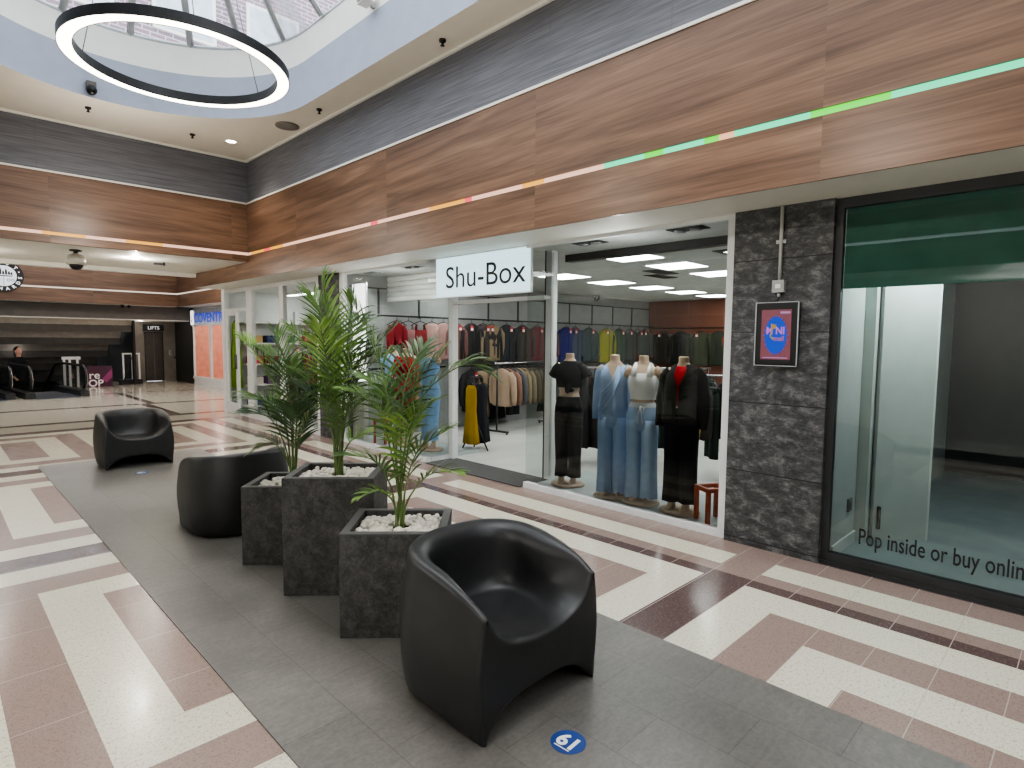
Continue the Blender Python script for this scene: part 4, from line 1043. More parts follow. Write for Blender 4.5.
def mannequin(loc, rz, label, base=True, scale=1.0):
    t = thing('mannequin', label, 'mannequin', loc, rz, 'headless shop mannequins', scale)
    t.scale = (.89*scale, .94*scale, .975*scale)
    b = mann_body().build('body', M['skin'], t)
    r_ = b.modifiers.new('join', 'REMESH'); r_.mode = 'VOXEL'; r_.voxel_size = .008; r_.use_smooth_shade = True
    if base:
        m_ = MB(); m_.lathe([(.20,0),(.21,.012),(.19,.03),(.10,.036),(.001,.036)], 28, Matrix.Scale(.78, 4, (0,1,0))); m_.build('base', plain('beige_base', C(190,168,148), 0.6), t)
    return t
FX = -PI/2 + .42   # facing out of the window, a little towards the viewer's left
blue, blue2 = fab(168,194,232), fab(178,204,238)
# 1 black tee and black trousers
t = mannequin((4.86,4.01,.05), FX-.1, 'headless mannequin in black knotted top and black trousers, beside the entrance')
wide_legs(fab(30,30,32), t, .078, .10, seed=2)
mb = MB(); mb.loft(folds([(0,0,1.085,.150,.105,1),(0,0,1.16,.165,.118,.6),(0,-.005,1.24,.178,.118,.3),(0,0,1.305,.160,.095,.1),(0,.006,1.345,.125,.074,0),(0,.01,1.372,.088,.062,0)], 28, .05, 7), False)
for s in (-1,1): sleeve(mb, s, 'short')
mb.ell((.02,-.105,1.08), .035,.02,.06); mb.ell((.05,-.10,1.06), .05,.015,.025); mb.build('top', fab(26,26,28), t)
# 2 blue wrap top
t = mannequin((4.80,3.39,.05), FX, 'headless mannequin in pale blue wrap top and matching trousers, second from the entrance')
wide_legs(blue, t, .088, .055, seed=4)
mb = MB(); mb.loft(folds([(.03,-.01,.80,.125,.10,1.2),(.01,0,.88,.185,.128,1),(0,0,.96,.165,.115,1),(0,0,1.06,.150,.105,.8),(0,0,1.14,.162,.115,.5),(0,-.008,1.22,.164,.122,.3),(0,0,1.30,.155,.100,.1),(0,.006,1.345,.115,.072,0)], 32, .045, 8), False)
for s in (-1,1): sleeve(mb, s)
tp_ = mb.build('wrap_top', blue, t)
vn = MB(); vn.add([(-.060,-.088,1.350),(.058,-.088,1.350),(.016,-.148,1.185)], [(0,1,2)]); vn.build('neckline', M['skin'], t)
wl_ = MB()
for k in range(6): wl_.tube([(.062+.004*k,-.092-.003*k,1.345-.02*k),(.0,-.143,1.185-.035*k),(-.135,-.092,1.05-.04*k)], .009, 6)
wl_.build('wrap_folds', blue2, tp_)
# 3 white cropped vest
t = mannequin((4.83,3.08,.05), FX-.05, 'headless mannequin in white cropped vest and light blue drawstring trousers')
wide_legs(blue2, t, .092, .06, seed=7)
mb = MB(); mb.loft(folds([(0,0,1.03,.138,.098,1),(0,0,1.05,.135,.095,.6),(0,0,1.12,.152,.110,.3),(0,-.008,1.20,.166,.122,.1),(0,-.004,1.25,.155,.110,0),(0,0,1.285,.128,.092,0)], 28, .03, 11), False)
for s in (-1,1): mb.tube([(s*.082,-.092,1.25),(s*.080,-.062,1.33),(s*.078,.0,1.366),(s*.080,.055,1.33),(s*.082,.085,1.25)], [.034,.026,.022,.026,.034], 10)
mb.build('vest', fab(250,250,247), t)
mb = MB(); mb.loft(folds([(0,0,.955,.152,.108,.4),(0,0,1.0,.134,.096,.6)], 28, .03, 14), False); mb.build('waistband', fab(226,230,234), t)
mb = MB(); 
for s in (-1,1): mb.tube([(0,-.115,.965),(s*.04,-.13,.95),(s*.03,-.13,.90),(s*.005,-.122,.955)], .006, 6); mb.tube([(0,-.115,.96),(s*.02,-.125,.88),(s*.025,-.122,.80)], .006, 6)
mb.build('drawstring', fab(236,238,238), t)
# 4 dark jacket
t = mannequin((4.83,2.665,.05), FX-.25, 'headless mannequin in dark jacket over red top, nearest the slate pillar')
wide_legs(fab(28,28,30), t, .09, .10, seed=9)
mb = MB(); mb.loft(folds([(0,0,1.0,.14,.10,0),(0,0,1.2,.164,.118,0),(0,0,1.31,.165,.098,0),(0,.006,1.35,.12,.07,0),(0,.01,1.368,.085,.06,0)], 24), False); mb.build('top', fab(170,26,38), t)
mb = MB()
rings = [(0,0,.84,.205,.150,1),(0,0,.92,.20,.145,1),(0,0,1.05,.192,.14,.8),(0,0,1.18,.190,.14,.6),(0,0,1.29,.172,.122,.2),(0,.01,1.35,.125,.085,0),(0,.015,1.385,.085,.07,0)]
jr = []
for (cx_, cy_, cz_, rx, ry, f) in rings:   # open at the front
    gap = .05 if cz_ < 1.2 else .12 + (cz_-1.2)*2.2
    jr.append([(cx_+rx*(1+.05*f*sin(7*a))*cos(a), cy_+ry*(1+.05*f*sin(7*a))*sin(a), cz_) for a in [-PI/2+gap+(2*PI-2*gap)*j/30 for j in range(31)]])
mb.loft(jr, cap=False, closed=False)
for s in (-1,1): mb.tube([(s*.12,.0,1.325),(s*.18,.003,1.26),(s*.218,.012,1.06),(s*.222,-.01,.90),(s*.22,-.03,.80)], [.06,.066,.058,.052,.048], 14, False)
mb.build('jacket', fab(44,42,41), t)
# left-hand window
def dress(t, mat, z0, hem, ruch=False):
    mb = MB(); rs_ = []
    prof_ = [(1.33,.145,.085),(1.28,.17,.10),(1.20,.168,.124),(1.12,.150,.112),(1.03,.128,.094),(.94,.160,.112),(.85,.186,.126),(.78,.182,.124),(.6,.165,.118),(.45,.150,.112),(.3,.14,.11),(.15,.15,.115)]
    for z_, rx, ry in prof_:
        if z_ >= z0: rs_.append((0,0,z_,rx,ry,.4))
    rs_.append((0,0,z0,rs_[-1][3]*1.0,rs_[-1][4],.4))
    if ruch:
        fine = []
        for i in range(len(rs_)-1):
            for q in range(5):
                f = q/5; a, b = rs_[i], rs_[i+1]; w_ = 1+.018*(1 if q % 2 else -1)
                fine.append((0,0,a[2]*(1-f)+b[2]*f,(a[3]*(1-f)+b[3]*f)*w_,(a[4]*(1-f)+b[4]*f)*w_,.2))
        rs_ = fine
    mb.loft(folds(rs_, 28, .03, 6), False)
    return mb
t = mannequin((4.95,7.15,.05), FX+.1, 'headless mannequin in short red dress in the left display window')
mb = dress(t, None, .62, 0); 
for s in (-1,1): sleeve(mb, s, 'long')
mb.build('dress', fab(196,34,48), t)
t = mannequin((4.98,6.62,.05), FX-.15, 'headless mannequin in long ruched light blue dress in the left display window')
dress(t, None, .15, 0, True).build('dress', fab(140,178,220), t)
t = mannequin((5.12,7.72,.05), FX+.2, 'headless mannequin in light blue top and olive skirt behind the palm leaves')
mb = MB(); mb.loft(folds([(0,0,.95,.16,.112,1),(0,0,1.03,.14,.10,.6),(0,0,1.2,.168,.122,.2),(0,0,1.3,.172,.1,.1),(0,0,1.35,.13,.075,0)], 28, .04, 8), False)
for s in (-1,1): sleeve(mb, s, 'short')
mb.build('top', fab(150,186,226), t)
mb = MB(); mb.loft(folds([(0,0,.98,.14,.10,.2),(0,0,.86,.19,.13,.6),(0,0,.6,.2,.15,1),(0,0,.4,.22,.17,1.2)], 28, .05, 9), False); mb.build('skirt', fab(70,76,58), t)

# ---- orange stool in the window
st = thing('stool', 'small orange open-framed stool in the window corner by the slate pillar', 'stool', (4.80,2.335,.05), -.5)
for x in (-.10,.10):
    for y in (-.085,.085): MB().box(x-.016,y-.016,0,x+.016,y+.016,.30).build('leg', plain('orange_paint', C(190,84,48), 0.45), st)
orange = bpy.data.materials['orange_paint']
fr_ = MB(); fr_.box(-.116,-.101,.27,.116,-.069,.305).box(-.116,.069,.27,.116,.101,.305).box(-.116,-.07,.27,-.084,.07,.305).box(.084,-.07,.27,.116,.07,.305); fr_.build('seat_frame', orange, st)
st2 = thing('stool', 'low red open-framed stool in the left display window behind the palms', 'stool', (4.85,7.55,.05), .3)
for x in (-.12,.12):
    for y in (-.1,.1): MB().box(x-.014,y-.014,0,x+.014,y+.014,.34).build('leg', plain('red_paint', C(170,60,48), 0.45), st2)
MB().box(-.134,-.114,.32,.134,.114,.35).build('seat', bpy.data.materials['red_paint'], st2)

# ---- shop ceiling lights
cnt = 0
rows_lab = {4.06: 'near row', 6.02: 'far row', 2.6: 'row by the slate pillar side'}
def led_panel(x, y, z, label, s=.29):
    t = thing('ceiling_panel_light', label, 'ceiling lamp', (x,y,z), 0, 'square LED panels in shop ceilings')
    MB().box(-s-.015,-s-.015,-.006,s+.015,s+.015,0).build('frame', M['frame_w'], t); MB().box(-s,-s,-.010,s,s,-.006).build('diffuser', M['panel'], t)
ordn = ['first', 'second', 'third', 'fourth', 'fifth', 'sixth', 'seventh', 'eighth', 'ninth', 'tenth', 'eleventh', 'twelfth', 'thirteenth', 'fourteenth']
for y, xs_ in ((4.06, (6.0,7.1,8.28,9.5,10.7,11.9)), (6.04, (7.15,8.4,9.67,10.95,12.2)), (2.75,(6.6,8.6,10.6)), (7.6,(6.4,))):
    for k, x in enumerate(xs_):
        led_panel(x, y, 2.604, 'square LED ceiling panel, %s from the window in row %s' % (ordn[k], {4.06:'over the middle', 6.04:'towards the hanging-rail wall', 2.75:'nearest the slate pillar', 7.6:'over left display'}[y]))
def twin_spot(x, y, label, lit, mat):
    t = thing('twin_spotlight', label, 'ceiling lamp', (x,y,2.604), 0, 'twin recessed window spotlights')
    MB().box(-.085,-.17,-.008,.085,.17,0).build('tray', mat, t); MB().box(-.07,-.155,-.010,.07,.155,-.008).build('recess', M['vdark'], t)
    for s in (-1,1): MB().lathe([(.058,-.010),(.05,-.028),(.001,-.03)], 18, Matrix.Translation((0,s*.075,0))).build('lamp', lit, t)
twin_spot(4.88,3.785,'dark twin spotlight over the right window, nearer the entrance', M['spotoff'], M['anth'])
twin_spot(4.86,2.68,'dark twin spotlight over right window, nearer the slate pillar', M['spotoff'], M['anth'])
twin_spot(4.86,7.90,'white-framed twin spotlight over the left window, farther one', M['spotoff'], M['frame_w'])
twin_spot(4.85,6.85,'white-framed twin spotlight over left window, beside the shop sign', M['spotoff'], M['frame_w'])
lb_ = thing('light_column', 'bright vertical lit panel at the left end of the display window', 'lamp', (4.72,8.10,.05))
MB().box(0,-.14,.9,.06,.14,2.38).build('diffuser', M['tubelight'], lb_); MB().box(0,-.16,0,.08,.16,.9).box(.06,-.16,.9,.08,.16,2.4).build('column', M['whitewall'], lb_)
for x, y, lb in ((6.5,3.0,'near the slate pillar'),(8.1,4.9,'between the two rows of light panels'),(7.6,4.6,'left of the larger vent')):
    o = MB().box(x-.3,y-.12,2.596,x+.3,y+.12,2.604)
    for k in range(7): o.box(x-.27,y-.1+.03*k,2.592,x+.27,y-.09+.03*k,2.596)
    tag(o.build('ceiling_vent', M['fasc_grey']), 'grey slatted ceiling vent in the clothes shop, ' + lb, 'vent', 'shop ceiling vents')
o = MB().ell((0,0,-.06), .07,.07,.06).cyl(0,0,-.02,0,.05,12).build('dome_camera', M['black_metal']); o.location = (10.6,8.0,2.604); tag(o, 'black dome camera on the shop ceiling above the hanging rail', 'camera')

# ---- hanging clothes
def hanger(parent):
    h = MB(); h.tube([(0,0,-.055),(0,0,-.02),(.012,0,.006),(0,0,.022),(-.014,0,.01)], .004, 5); h.tube([(-.19,0,-.135),(-.1,0,-.085),(0,0,-.055),(.1,0,-.085),(.19,0,-.135)], .007, 6)
    return h.build('hanger', M['black_metal'], parent)
def ticket(parent, x=.07, z=-.10, y=-.075, red=True):
    k = MB().box(x-.035,y-.003,z-.10,x+.035,y,z).build('price_ticket', M['ticket_r'], parent)
    MB().box(x-.025,y-.005,z-.09,x+.025,y-.003,z-.045).build('price_label', M['ticket_w'], k)
def garment(loc, rz, col, kind, label, group, L=.70, wdt=1.0, tick=True, seed=0, thing_cat='clothing', name=None):
    nm = name or {'top':'shirt','jacket':'jacket','dress':'dress','trousers':'trousers','vest':'camisole'}[kind]
    t = thing(nm, label, thing_cat, loc, rz, group)
    mb = MB(); s0 = seed*1.7
    if kind in ('top','jacket'):
        b = .075 if kind == 'jacket' else .058
        mb.loft(folds([(0,0,-.075,.06*wdt,.045,0),(0,0,-.10,.12*wdt,.05,0),(0,0,-.145,.205*wdt,.058,.1),(0,0,-.24,.215*wdt,b,.4),(0,0,-.45,.205*wdt,b,1),(0,0,-L+.03,.215*wdt,b,1.3),(0,0,-L,.205*wdt,b*.9,1.3)], 30, .07, 5, s0))
        for s in (-1,1):
            mb.tube([(s*.175*wdt,0,-.15),(s*.235*wdt,-.01,-.24),(s*(.262*wdt),-.015,-.42),(s*.268*wdt,-.02,-.60),(s*.262*wdt,-.02,-.69)], [.052,.06,.052,.045,.036], 12)
    elif kind == 'dress':
        mb.loft(folds([(0,0,-.09,.10*wdt,.04,0),(0,0,-.14,.165*wdt,.05,.1),(0,0,-.30,.165*wdt,.062,.4),(0,0,-.45,.14*wdt,.06,.8),(0,0,-.7,.18*wdt,.075,1.1),(0,0,-L,.22*wdt,.085,1.5)], 30, .09, 6, s0))
    elif kind == 'vest':
        mb.loft(folds([(0,0,-.20,.15*wdt,.05,0),(0,0,-.3,.155*wdt,.055,.5),(0,0,-L,.16*wdt,.06,1.2)], 26, .07, 6, s0))
        for s in (-1,1): mb.tube([(s*.09,-.03,-.22),(s*.08,0,-.11),(s*.09,.03,-.22)], .012, 6)
    else:
        for s in (-1,1): mb.loft(folds([(s*.075*wdt,0,-.14,.075*wdt,.05,.2),(s*.08*wdt,0,-.4,.085*wdt,.055,.8),(s*.085*wdt,0,-L,.085*wdt,.05,1.2)], 20, .08, 4, s0+s))
        mb.box(-.15*wdt,-.045,-.17,.15*wdt,.045,-.12)
    mb.build('garment_body', fab(*[int(q*.80+8) for q in col]), t)
    if kind == 'jacket': 
        z_ = MB(); z_.tube([(0,-.076,-.13),(0,-.085,-.4),(0,-.085,-L+.02)], .006, 5); z_.build('front_zip', M['black_metal'], t)
    hanger(t)
    if tick: ticket(t, .06 if seed % 2 else -.05)
    return t
def rail_h(name, label, p0, p1, z, brackets=True, r=.014, down=True):
    p0, p1 = Vector(p0), Vector(p1); mid = (p0+p1)/2
    t = thing(name, label, 'rail', (mid.x,mid.y,0)); a, b = p0-Vector((mid.x,mid.y,0)), p1-Vector((mid.x,mid.y,0))
    MB().tube([(a.x,a.y,z),(b.x,b.y,z)], r, 8).build('bar', M['black_metal'], t)
    n = 8
    for k in range(n+1):
        f = k/n; q = a+(b-a)*f
        MB().tube([(q.x,q.y,z),(q.x,8.29-mid.y,z)], .01, 6).build('bracket', M['black_metal'], t)
    return t
rail_h('wall_rail', 'long upper black hanging rail along the grey side wall', (4.95,8.08,0), (13.1,8.08,0), 1.97)
rail_h('wall_rail', 'long lower black hanging rail along the grey side wall', (4.95,8.08,0), (13.1,8.08,0), 1.13)
G1 = 'clothes on the upper wall rail'
upper = [(5.40,(150,36,44),'top','dark red bag-shaped halter top',.42,.55),(5.62,(178,120,120),'vest','dusky pink strappy top',.6,.9),(5.86,(150,50,54),'vest','brick red strappy top',.66,.9),(6.10,(206,160,150),'dress','pale pink dress',.74,.9),(6.34,(196,150,142),'top','blush pink blouse',.7,.9),(6.60,(120,84,80),'top','dusky brown blouse',.7,.9),
 (6.98,(46,45,46),'jacket','charcoal jacket',.72,1.0),(7.26,(84,76,74),'top','taupe jumper',.70,.9),(7.48,(158,140,112),'top','sand sweatshirt with black print',.74,1.05),(7.86,(58,60,64),'jacket','slate jacket',.76,1.0),(8.30,(74,70,64),'jacket','dark olive-brown jacket',.78,1.1),(8.72,(110,30,38),'top','burgundy jumper',.76,1.0),(9.05,(118,84,82),'top','mauve patterned shirt',.76,1.0),
 (9.62,(30,36,110),'jacket','royal blue coat',.86,.95),(9.92,(74,80,100),'jacket','slate blue coat',.84,.95),(10.40,(58,74,74),'jacket','dark teal jacket',.80,1.15),(11.05,(150,150,48),'jacket','mustard yellow jacket',.84,1.1),(11.55,(52,76,58),'jacket','bottle green jacket',.84,1.1),(12.0,(62,66,60),'jacket','grey-green jacket',.82,1.1),(12.32,(100,46,40),'vest','rust red scarf-like top',.84,.5),(12.62,(72,80,74),'jacket','sage grey jacket',.82,1.1)]
for k, (x, col, kd, nm, L, wd) in enumerate(upper):
    t = garment((x,8.05,1.955), 0, col, kd, nm + ' on the upper rail of the side wall', G1, L, wd, k > 4, k)
    if 'print' in nm:
        pr_ = MB()
        for q, (px, pz, w_, h_) in enumerate(((-.10,-.30,.035,.09),(-.04,-.28,.05,.12),(.03,-.31,.04,.10),(.09,-.29,.035,.09),(-.02,-.44,.03,.05),(.06,-.45,.03,.05))): pr_.ell((px,-.062,pz), w_*.7, .012, h_*.6, 10, 6)
        pr_.build('chest_print', M['black'], t)
G2 = 'clothes on the lower wall rail'
lower = [(6.98,(40,40,42),'jacket','black jacket',.80,.9),(7.22,(170,148,118),'dress','tan dress',.95,1.0),(7.60,(28,28,32),'dress','black dress',.98,1.0),(8.05,(60,60,66),'trousers','dark grey trousers',.95,1.0),(8.5,(88,74,70),'top','brown shirt',.72,1.0),(9.0,(40,52,48),'dress','dark green dress',.95,1.0),(9.6,(34,36,46),'trousers','navy trousers',.95,1.0),(10.2,(48,44,46),'top','charcoal shirt',.72,1.0),(10.8,(62,58,54),'dress','brown patterned dress',.95,1.0),(11.4,(36,38,40),'trousers','black trousers',.95,1.0),(12.0,(58,64,60),'top','grey shirt',.72,1.0),(12.6,(44,40,40),'dress','dark brown dress',.95,1.0)]
for k, (x, col, kd, nm, L, wd) in enumerate(lower):
    garment((x,8.05,1.115), 0, col, kd, nm + ' on the lower rail of the side wall', G2, L, wd, k % 2 == 0, k+3)
# free-standing racks
def rack(loc, rz, ln, h, label, mat='black_metal', split=True):
    t = thing('clothes_rack', label, 'rack', loc, rz)
    MB().tube([(-ln/2,0,h),(ln/2,0,h)], .014, 8).build('rail', M['chrome'], t)
    for s in (-1,1):
        MB().tube([(s*ln/2*.92,0,.06),(s*ln/2*.92,0,h)], .016, 8).build('upright', M[mat], t)
        MB().box(s*ln/2*.92-.02,-.25,.03,s*ln/2*.92+.02,.25,.06).build('foot', M[mat], t)
        for y in (-.22,.22): MB().cyl(s*ln/2*.92,y,0,.035,.018,10).build('castor', M['black_metal'], t)
    return t
def fill(loc, rz, ln, h, cols, group, text, seed):
    n = len(cols); rg = random.Random(seed)
    for k, (col, kd, nm) in enumerate(cols):
        f = (k+.5)/n-.5; d = Vector((cos(rz),sin(rz),0))*ln*.84*f
        L = {'top':.66,'jacket':.72,'dress':1.0,'trousers':.95,'vest':.6}[kd]; L = min(L, h-.14)
        garment((loc[0]+d.x,loc[1]+d.y,h-.016), rz+PI/2+rg.uniform(-.12,.12), col, kd, nm + ' ' + text, group, L, .95, k % 3 == 0, k+seed)
rz1 = .12
rack((7.65,7.35,.004), rz1, 1.7, 1.2, 'rack of beige and brown jackets standing in the shop doorway view')
fill((7.65,7.35), rz1, 1.7, 1.2+.004, [((196,170,146),'jacket','light beige jacket'),((150,112,96),'top','dusky brown top'),((98,98,102),'jacket','mid grey jacket'),((166,146,116),'jacket','sand jacket'),((150,132,104),'top','camel jumper'),((104,92,74),'jacket','khaki cropped jacket'),((92,80,66),'top','mushroom brown top'),((74,66,58),'jacket','dark khaki jacket'),((120,70,66),'top','russet spotted top'),((76,82,76),'jacket','grey green jacket')], 'clothes on the doorway rack', 'on the rack seen through the shop doorway', 11)
# dress stand by the door
rz2 = 0.35
ds = thing('clothes_stand', 'small black stand holding two long garments just inside the doorway', 'rack', (5.62,6.40,.004), rz2)
MB().tube([(-.2,0,1.06),(.22,0,1.06)], .012, 8).build('rail', M['black_metal'], ds)
for a in (30,150,270): MB().tube([(0,0,.45),(.22*cos(math.radians(a)),.22*sin(math.radians(a)),.0)], .012, 6).build('leg', M['black_metal'], ds)
MB().tube([(0,.02,.4),(0,.02,1.06)], .014, 8).build('pole', M['black_metal'], ds)
garment((5.49,6.33,1.044), rz2+PI/2-.5, (176,140,28), 'dress', 'mustard yellow long garment on the small stand inside doorway', 'clothes on the small stand', .92, .7, False, 4)
garment((5.74,6.42,1.044), rz2-.3, (30,30,38), 'dress', 'black long dress on the small stand inside doorway', 'clothes on the small stand', .95, .85, False, 5)
dark = [(44,44,46),(56,52,50),(36,38,44),(68,62,58),(50,60,54),(40,34,36),(60,50,52),(34,44,40),(74,66,60),(46,48,56)]
nmz = ['charcoal','umber','ink blue','mushroom','forest','plum black','dusty mauve','bottle green','stone brown','steel blue']
def darkset(kinds, off): return [(dark[(k+off) % 10], kinds[k % len(kinds)], nmz[(k+off) % 10] + ' ' + {'dress':'dress','top':'shirt','jacket':'jacket','trousers':'trousers'}[kinds[k % len(kinds)]]) for k in range(9)]
rack((6.45,4.35,.004), -.75, 1.5, 1.25, 'rack of dark dresses directly behind the black-clothed mannequin')
fill((6.45,4.35), -.75, 1.5, 1.254, darkset(['dress','dress','top'], 0), 'clothes on the rack behind black-clothed mannequin', 'on the rack behind the black-clothed mannequin', 21)
rack((6.75,3.05,.004), -.75, 1.4, 1.2, 'rack of dark jackets behind the dark-jacket mannequin')
fill((6.75,3.05), -.75, 1.4, 1.204, [((226,206,74),'top','bright yellow shirt')] + darkset(['jacket','trousers'], 3)[:8], 'clothes on the rack behind dark-jacket mannequin', 'on the rack behind the dark-jacket mannequin', 31)
rack((8.6,4.9,.004), -.2, 1.8, 1.15, 'white-topped rack of mixed clothes in the middle of the shop')
fill((8.6,4.9), -.2, 1.8, 1.154, darkset(['top','dress','jacket'], 6), 'clothes on the mid-shop rack', 'on the rack in the middle of the shop', 41)
rack((7.6,2.6,.004), -.5, 1.2, 1.25, 'rack of denim beside the slate pillar end of the window')
fill((7.6,2.6), -.5, 1.2, 1.254, [((50,58,82),'trousers','dark denim trousers'),((60,72,100),'trousers','mid denim trousers'),((44,50,70),'trousers','indigo trousers'),((70,80,108),'jacket','denim jacket'),((52,54,60),'trousers','grey jeans'),((92,120,92),'top','green checked shirt')], 'clothes on the denim rack', 'on the rack nearest the slate pillar', 51)
# back wall clothes
t = thing('wall_rail', 'black rail on the brown back wall of the clothes shop', 'rail', (13.0,5.0,0)); MB().tube([(0,-2.6,1.93),(0,3.1,1.93)], .014, 8).build('bar', M['black_metal'], t)
for y in (-2.4,-.8,.8,2.9): MB().tube([(0,y,1.93),(.19,y,1.93)], .01, 6).build('bracket', M['black_metal'], t)
for k, (y, col, nm) in enumerate(((7.75,(60,50,46),'dark brown jacket'),(7.25,(46,44,46),'black padded jacket'),(6.75,(70,76,56),'camouflage green jacket'),(6.3,(58,62,50),'olive green jacket'),(5.9,(150,70,44),'rust orange jacket'),(5.4,(72,76,72),'grey parka'))):
    garment((12.97,y,1.915), -PI/2, col, 'jacket', nm + ' on the rail of the brown back wall', 'clothes on the back wall rail', .86, 1.1, k % 2 == 0, k)
tb_ = thing('display_table', 'low white display table in the middle of the clothes shop', 'table', (9.4,3.3,.004))
MB().box(-.6,-.4,.72,.6,.4,.76).build('tabletop', M['white'], tb_)
for x in (-.55,.55):
    for y in (-.35,.35): MB().box(x-.02,y-.02,0,x+.02,y+.02,.72).build('leg', M['chrome'], tb_)

# ---- third shop contents
for k, y in enumerate((5.45, 6.72, 7.99)):
    u = thing('shelf_unit', ['white shelf unit along the end wall of the glazed shop, nearest its door','white shelf unit along end wall of the glazed shop, middle one','white shelf unit along end wall of the glazed shop, deepest inside'][k], 'shelf', (y,13.07,.011), PI/2, 'white shelf units')
    MB().box(.2,-.6,0,.28,.6,2.2).build('back_panel', M['whitewall'], u)
    for z_ in (.1,.55,1.0,1.45,1.9): MB().box(-.15,-.6,z_,.2,.6,z_+.03).build('shelf', M['white'], u)
    for q in range(4):
        for s in range(3):
            cl = [(200,70,90),(90,120,90),(60,70,110),(190,160,110),(120,90,130),(210,200,190),(70,60,60),(150,40,60)][(k*5+q*3+s) % 8]
            o = MB().box(-.13,-.5+.36*s,0,.15,-.24+.36*s,.16).build('folded_stack', fab(*cl)); o.location = (y,13.07,.011+.13+.45*q+.0005); o.rotation_euler = (0,0,PI/2)
            tag(o, 'folded clothes stack, %s shelf up, %s stack from the left on the %s shelf unit' % (ordn[q], ordn[2-s], ['door-side','middle','deepest'][k]), 'clothing', 'folded stacks in the glazed shop')
for k, (y, x) in enumerate(((9.9,5.9),(11.5,5.6))):
    rack((x,y,.011), .9 if k else -.4, 1.3, 1.35, ['rack of mixed clothes in the glazed shop behind the palms','rack of mixed clothes in the glazed shop near its door'][k])
    fill((x,y), .9 if k else -.4, 1.3, 1.361, [((190,70,90),'top','coral shirt'),((40,40,44),'dress','black dress'),((206,200,190),'top','cream shirt'),((80,110,90),'dress','sage dress'),((120,60,90),'top','plum shirt'),((60,80,120),'jacket','denim blue jacket'),((150,140,130),'dress','stone dress')], 'clothes in the glazed shop', ['on the glazed shop rack behind the palms','on the glazed shop rack near the door'][k], 61+9*k)
garment((4.73,13.10,2.03), -PI/2, (150,196,40), 'dress', 'lime green long dress hanging inside the glass shop door', 'clothes in the glazed shop', 1.5, .9, False, 2)
t = mannequin((5.2,11.25,.011), FX, 'headless mannequin in black and white patterned leggings by the glazed shop window')
wide_legs(fab(90,90,92), t, .075, .06, seed=3)
mb = MB(); mb.loft(folds([(0,0,.92,.16,.112,1),(0,0,1.03,.14,.10,.6),(0,0,1.2,.168,.122,.2),(0,0,1.3,.172,.1,.1),(0,0,1.35,.13,.075,0)], 28, .04, 8), False); mb.build('top', fab(214,214,214), t)
t = mannequin((5.15,9.9,.011), FX, 'headless mannequin in cream top in glazed shop window behind the palms')
wide_legs(fab(60,60,64), t, .08, .06, seed=6)
mb = MB(); mb.loft(folds([(0,0,.92,.16,.112,1),(0,0,1.03,.14,.10,.6),(0,0,1.2,.168,.122,.2),(0,0,1.3,.172,.1,.1),(0,0,1.35,.13,.075,0)], 28, .04, 8), False); mb.build('top', fab(226,214,190), t)
for k, (x, y) in enumerate(((5.9,12.4),(6.2,10.6),(8.0,11.6),(8.0,9.6))):
    t = thing('strip_light', 'long white strip light in the glazed shop ceiling, ' + ['above the door','over the middle window','deep inside by the door','deep inside behind the palms'][k], 'ceiling lamp', (x,y,2.604), 0, 'strip lights in the glazed shop')
    MB().box(-.10,-.75,-.05,.10,.75,0).build('housing', M['white'], t); MB().box(-.08,-.73,-.058,.08,.73,-.05).build('diffuser', M['strip'], t)

# ---- far shop sign and window contents
cs = thing('shop_sign', 'grey fascia sign with blue lettering above far peach shop window', 'sign', (6.60,20.95,1.985))
MB().box(-.0,-3.0,0,.08,1.55,.56).build('board', plain('grey_sign_board', C(186,192,204), 0.4), cs)
text_mesh('lettering', 'COVENTRY', .42, emit('blue_letters', C(36,70,205), 0.8), cs, basis((-.006,1.12,.12),(0,-1,0),(0,0,1)), .004, 'LEFT', 3.1, .007)
m = MB(); m.box(-.03,1.18,.04,.0,1.42,.52); m.build('emblem_panel', emit('white_emblem', (1,1,1,1), 1.1), cs)
MB().box(-.034,1.26,.14,-.03,1.34,.22).box(-.034,1.24,.28,-.03,1.36,.31).build('emblem_mark', plain('grey_mark', C(150,160,170), 0.5), cs)
dr = thing('mannequin', 'headless mannequin in bright red dress in the far peach shop window', 'mannequin', (7.0,20.1,.2), -PI/2, 'headless shop mannequins')
mann_body().build('body', M['skin'], dr)
dress(dr, None, .15, 0).build('dress', fab(224,40,40), dr)
for k, y in enumerate((21.2, 21.75)):
    t = thing('track_spotlight', ['right','left'][k] + ' small black spotlight above the far peach window', 'lamp', (6.85,y,2.299), 0, 'black window spotlights')
    MB().cyl(0,0,-.08,0,.02,8).build('stem', M['black_metal'], t); MB().lathe([(.03,-.07),(.07,-.2),(.065,-.2),(.001,-.1)], 14).build('shade', M['black_metal'], t)

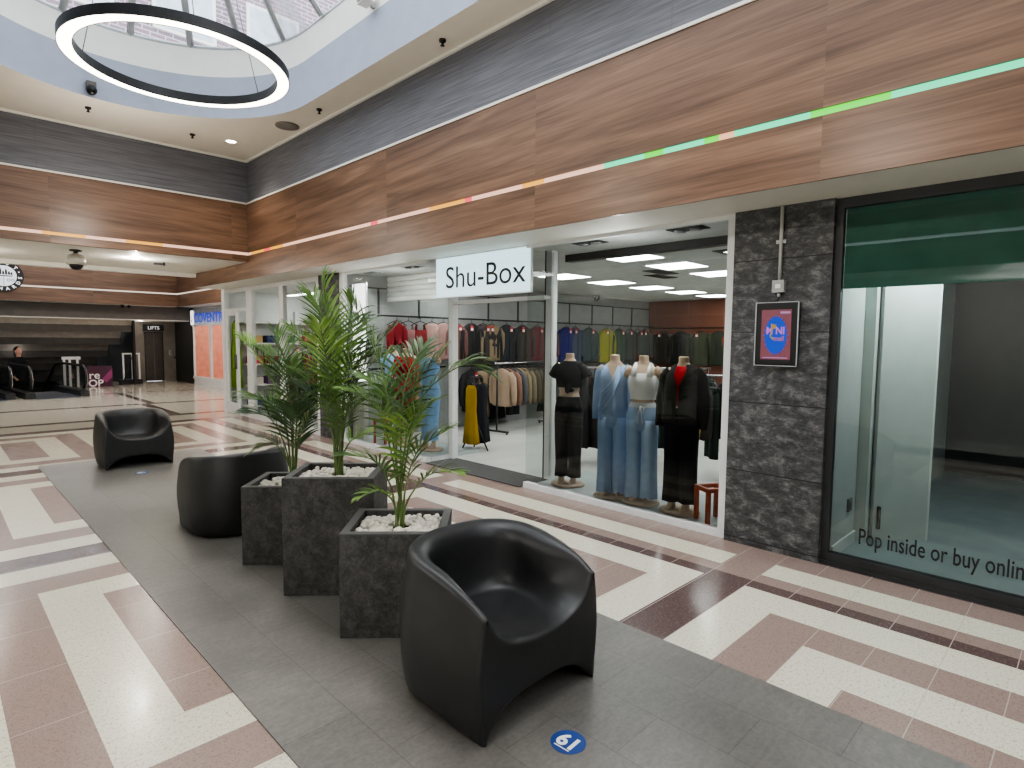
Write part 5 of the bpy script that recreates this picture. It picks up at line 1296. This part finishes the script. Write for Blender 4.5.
# ================================================================== LIGHT
wd = bpy.data.worlds.new('overcast_sky'); SC.world = wd; wd.use_nodes = True
bg = wd.node_tree.nodes['Background']; bg.inputs[0].default_value = (0.88,0.94,1.0,1); bg.inputs[1].default_value = 1.7
def lamp(name, typ, loc, energy, col=(1,1,1), rot=(0,0,0), **kw):
    l = bpy.data.lights.new(name, typ); l.energy = energy; l.color = col
    for k, v in kw.items(): setattr(l, k, v)
    o = bpy.data.objects.new(name, l); COL.objects.link(o); o.location = loc; o.rotation_euler = rot
    return o
lamp('daylight', 'SUN', (0,0,30), 6.5, (1.0,0.985,0.955), (0.12,0.10,0), angle=math.radians(150))
for x, y, e in ((3.45,9.56,40),(3.45,3.0,0),(3.45,-2.0,0)):
    if e: lamp('ceiling_spot', 'SPOT', (x,y,4.52), e, (1,0.9,0.75), (0,0,0), spot_size=2.0, spot_blend=0.8, shadow_soft_size=.06)
lamp('soffit_lamp', 'POINT', (2.54,11.35,2.80), 30, (1,0.93,0.82), shadow_soft_size=.0)
for x in (0.5,): lamp('soffit_lamp', 'POINT', (x,12.0,2.75), 20, (1,0.93,0.82), shadow_soft_size=.0)
for x, y in ((3.0,16.5),(5.2,17.0)): lamp('hall_lamp', 'POINT', (x,y,4.4), 120, (1,0.93,0.84), shadow_soft_size=.2)
lamp('lift_lamp', 'POINT', (5.3,23.4,2.1), 18, (1,0.92,0.8), shadow_soft_size=.06)
for y in (-3.0, 1.0, 5.0, 8.5): lamp('opposite_shop_fill', 'POINT', (CX-3.9,y,2.3), 75, (1,0.97,0.92), shadow_soft_size=.0)  # added fill inside the unseen opposite shop, lights the shopfronts from the front
for y, e in ((-3.0,40),(1.5,45),(4.2,35),(8.9,50)): lamp('atrium_fill', 'POINT', (CX,y,3.3), e, (1,0.94,0.85), shadow_soft_size=.0)  # added fill points in mid-air, no fittings here; lift ceiling and grey walls
lamp('glazed_shop_lamp', 'POINT', (6.4,11.2,2.4), 25, (0.97,1,0.98), shadow_soft_size=.0)
lamp('pit_fill', 'POINT', (2.0,24.0,1.2), 25, (1,0.95,0.88), shadow_soft_size=.2)  # added fill that brightens the escalator pit, no fitting there
lamp('window_fill', 'POINT', (4.80,7.2,2.15), 10, (0.98,1,0.98), shadow_soft_size=.0)
lamp('window_fill', 'POINT', (4.69,3.3,2.25), 9, (0.98,1,0.98), shadow_soft_size=.0)
lamp('peach_lamp', 'POINT', (7.1,21.3,2.2), 12, (1,0.85,0.75), shadow_soft_size=.06)
lamp('vacant_fill', 'POINT', (5.25,.7,2.35), 45, (0.9,1.0,1.0), shadow_soft_size=.0)  # added fill to brighten the vacant interior, no fitting there
lamp('vacant_fill', 'POINT', (5.3,-1.0,2.35), 30, (0.9,1.0,1.0), shadow_soft_size=.0)  # second added fill for the vacant interior
for x, y in ((4.88,3.785),(4.86,2.68),(4.86,7.90),(4.85,6.85)):
    lamp('window_spot', 'SPOT', (x-.02,y,2.57), 40, (0.97,1.0,0.97), (0,0.0,0), spot_size=2.4, spot_blend=0.9, shadow_soft_size=.0)
vs = SC.view_settings
vs.view_transform = 'AgX'; vs.look = 'AgX - Medium High Contrast'; vs.exposure = 0.30
SC.cycles.max_bounces = 10; SC.cycles.transparent_max_bounces = 24; SC.cycles.diffuse_bounces = 5
SC.cycles.sample_clamp_indirect = 6.0; SC.cycles.caustics_reflective = False; SC.cycles.caustics_refractive = False
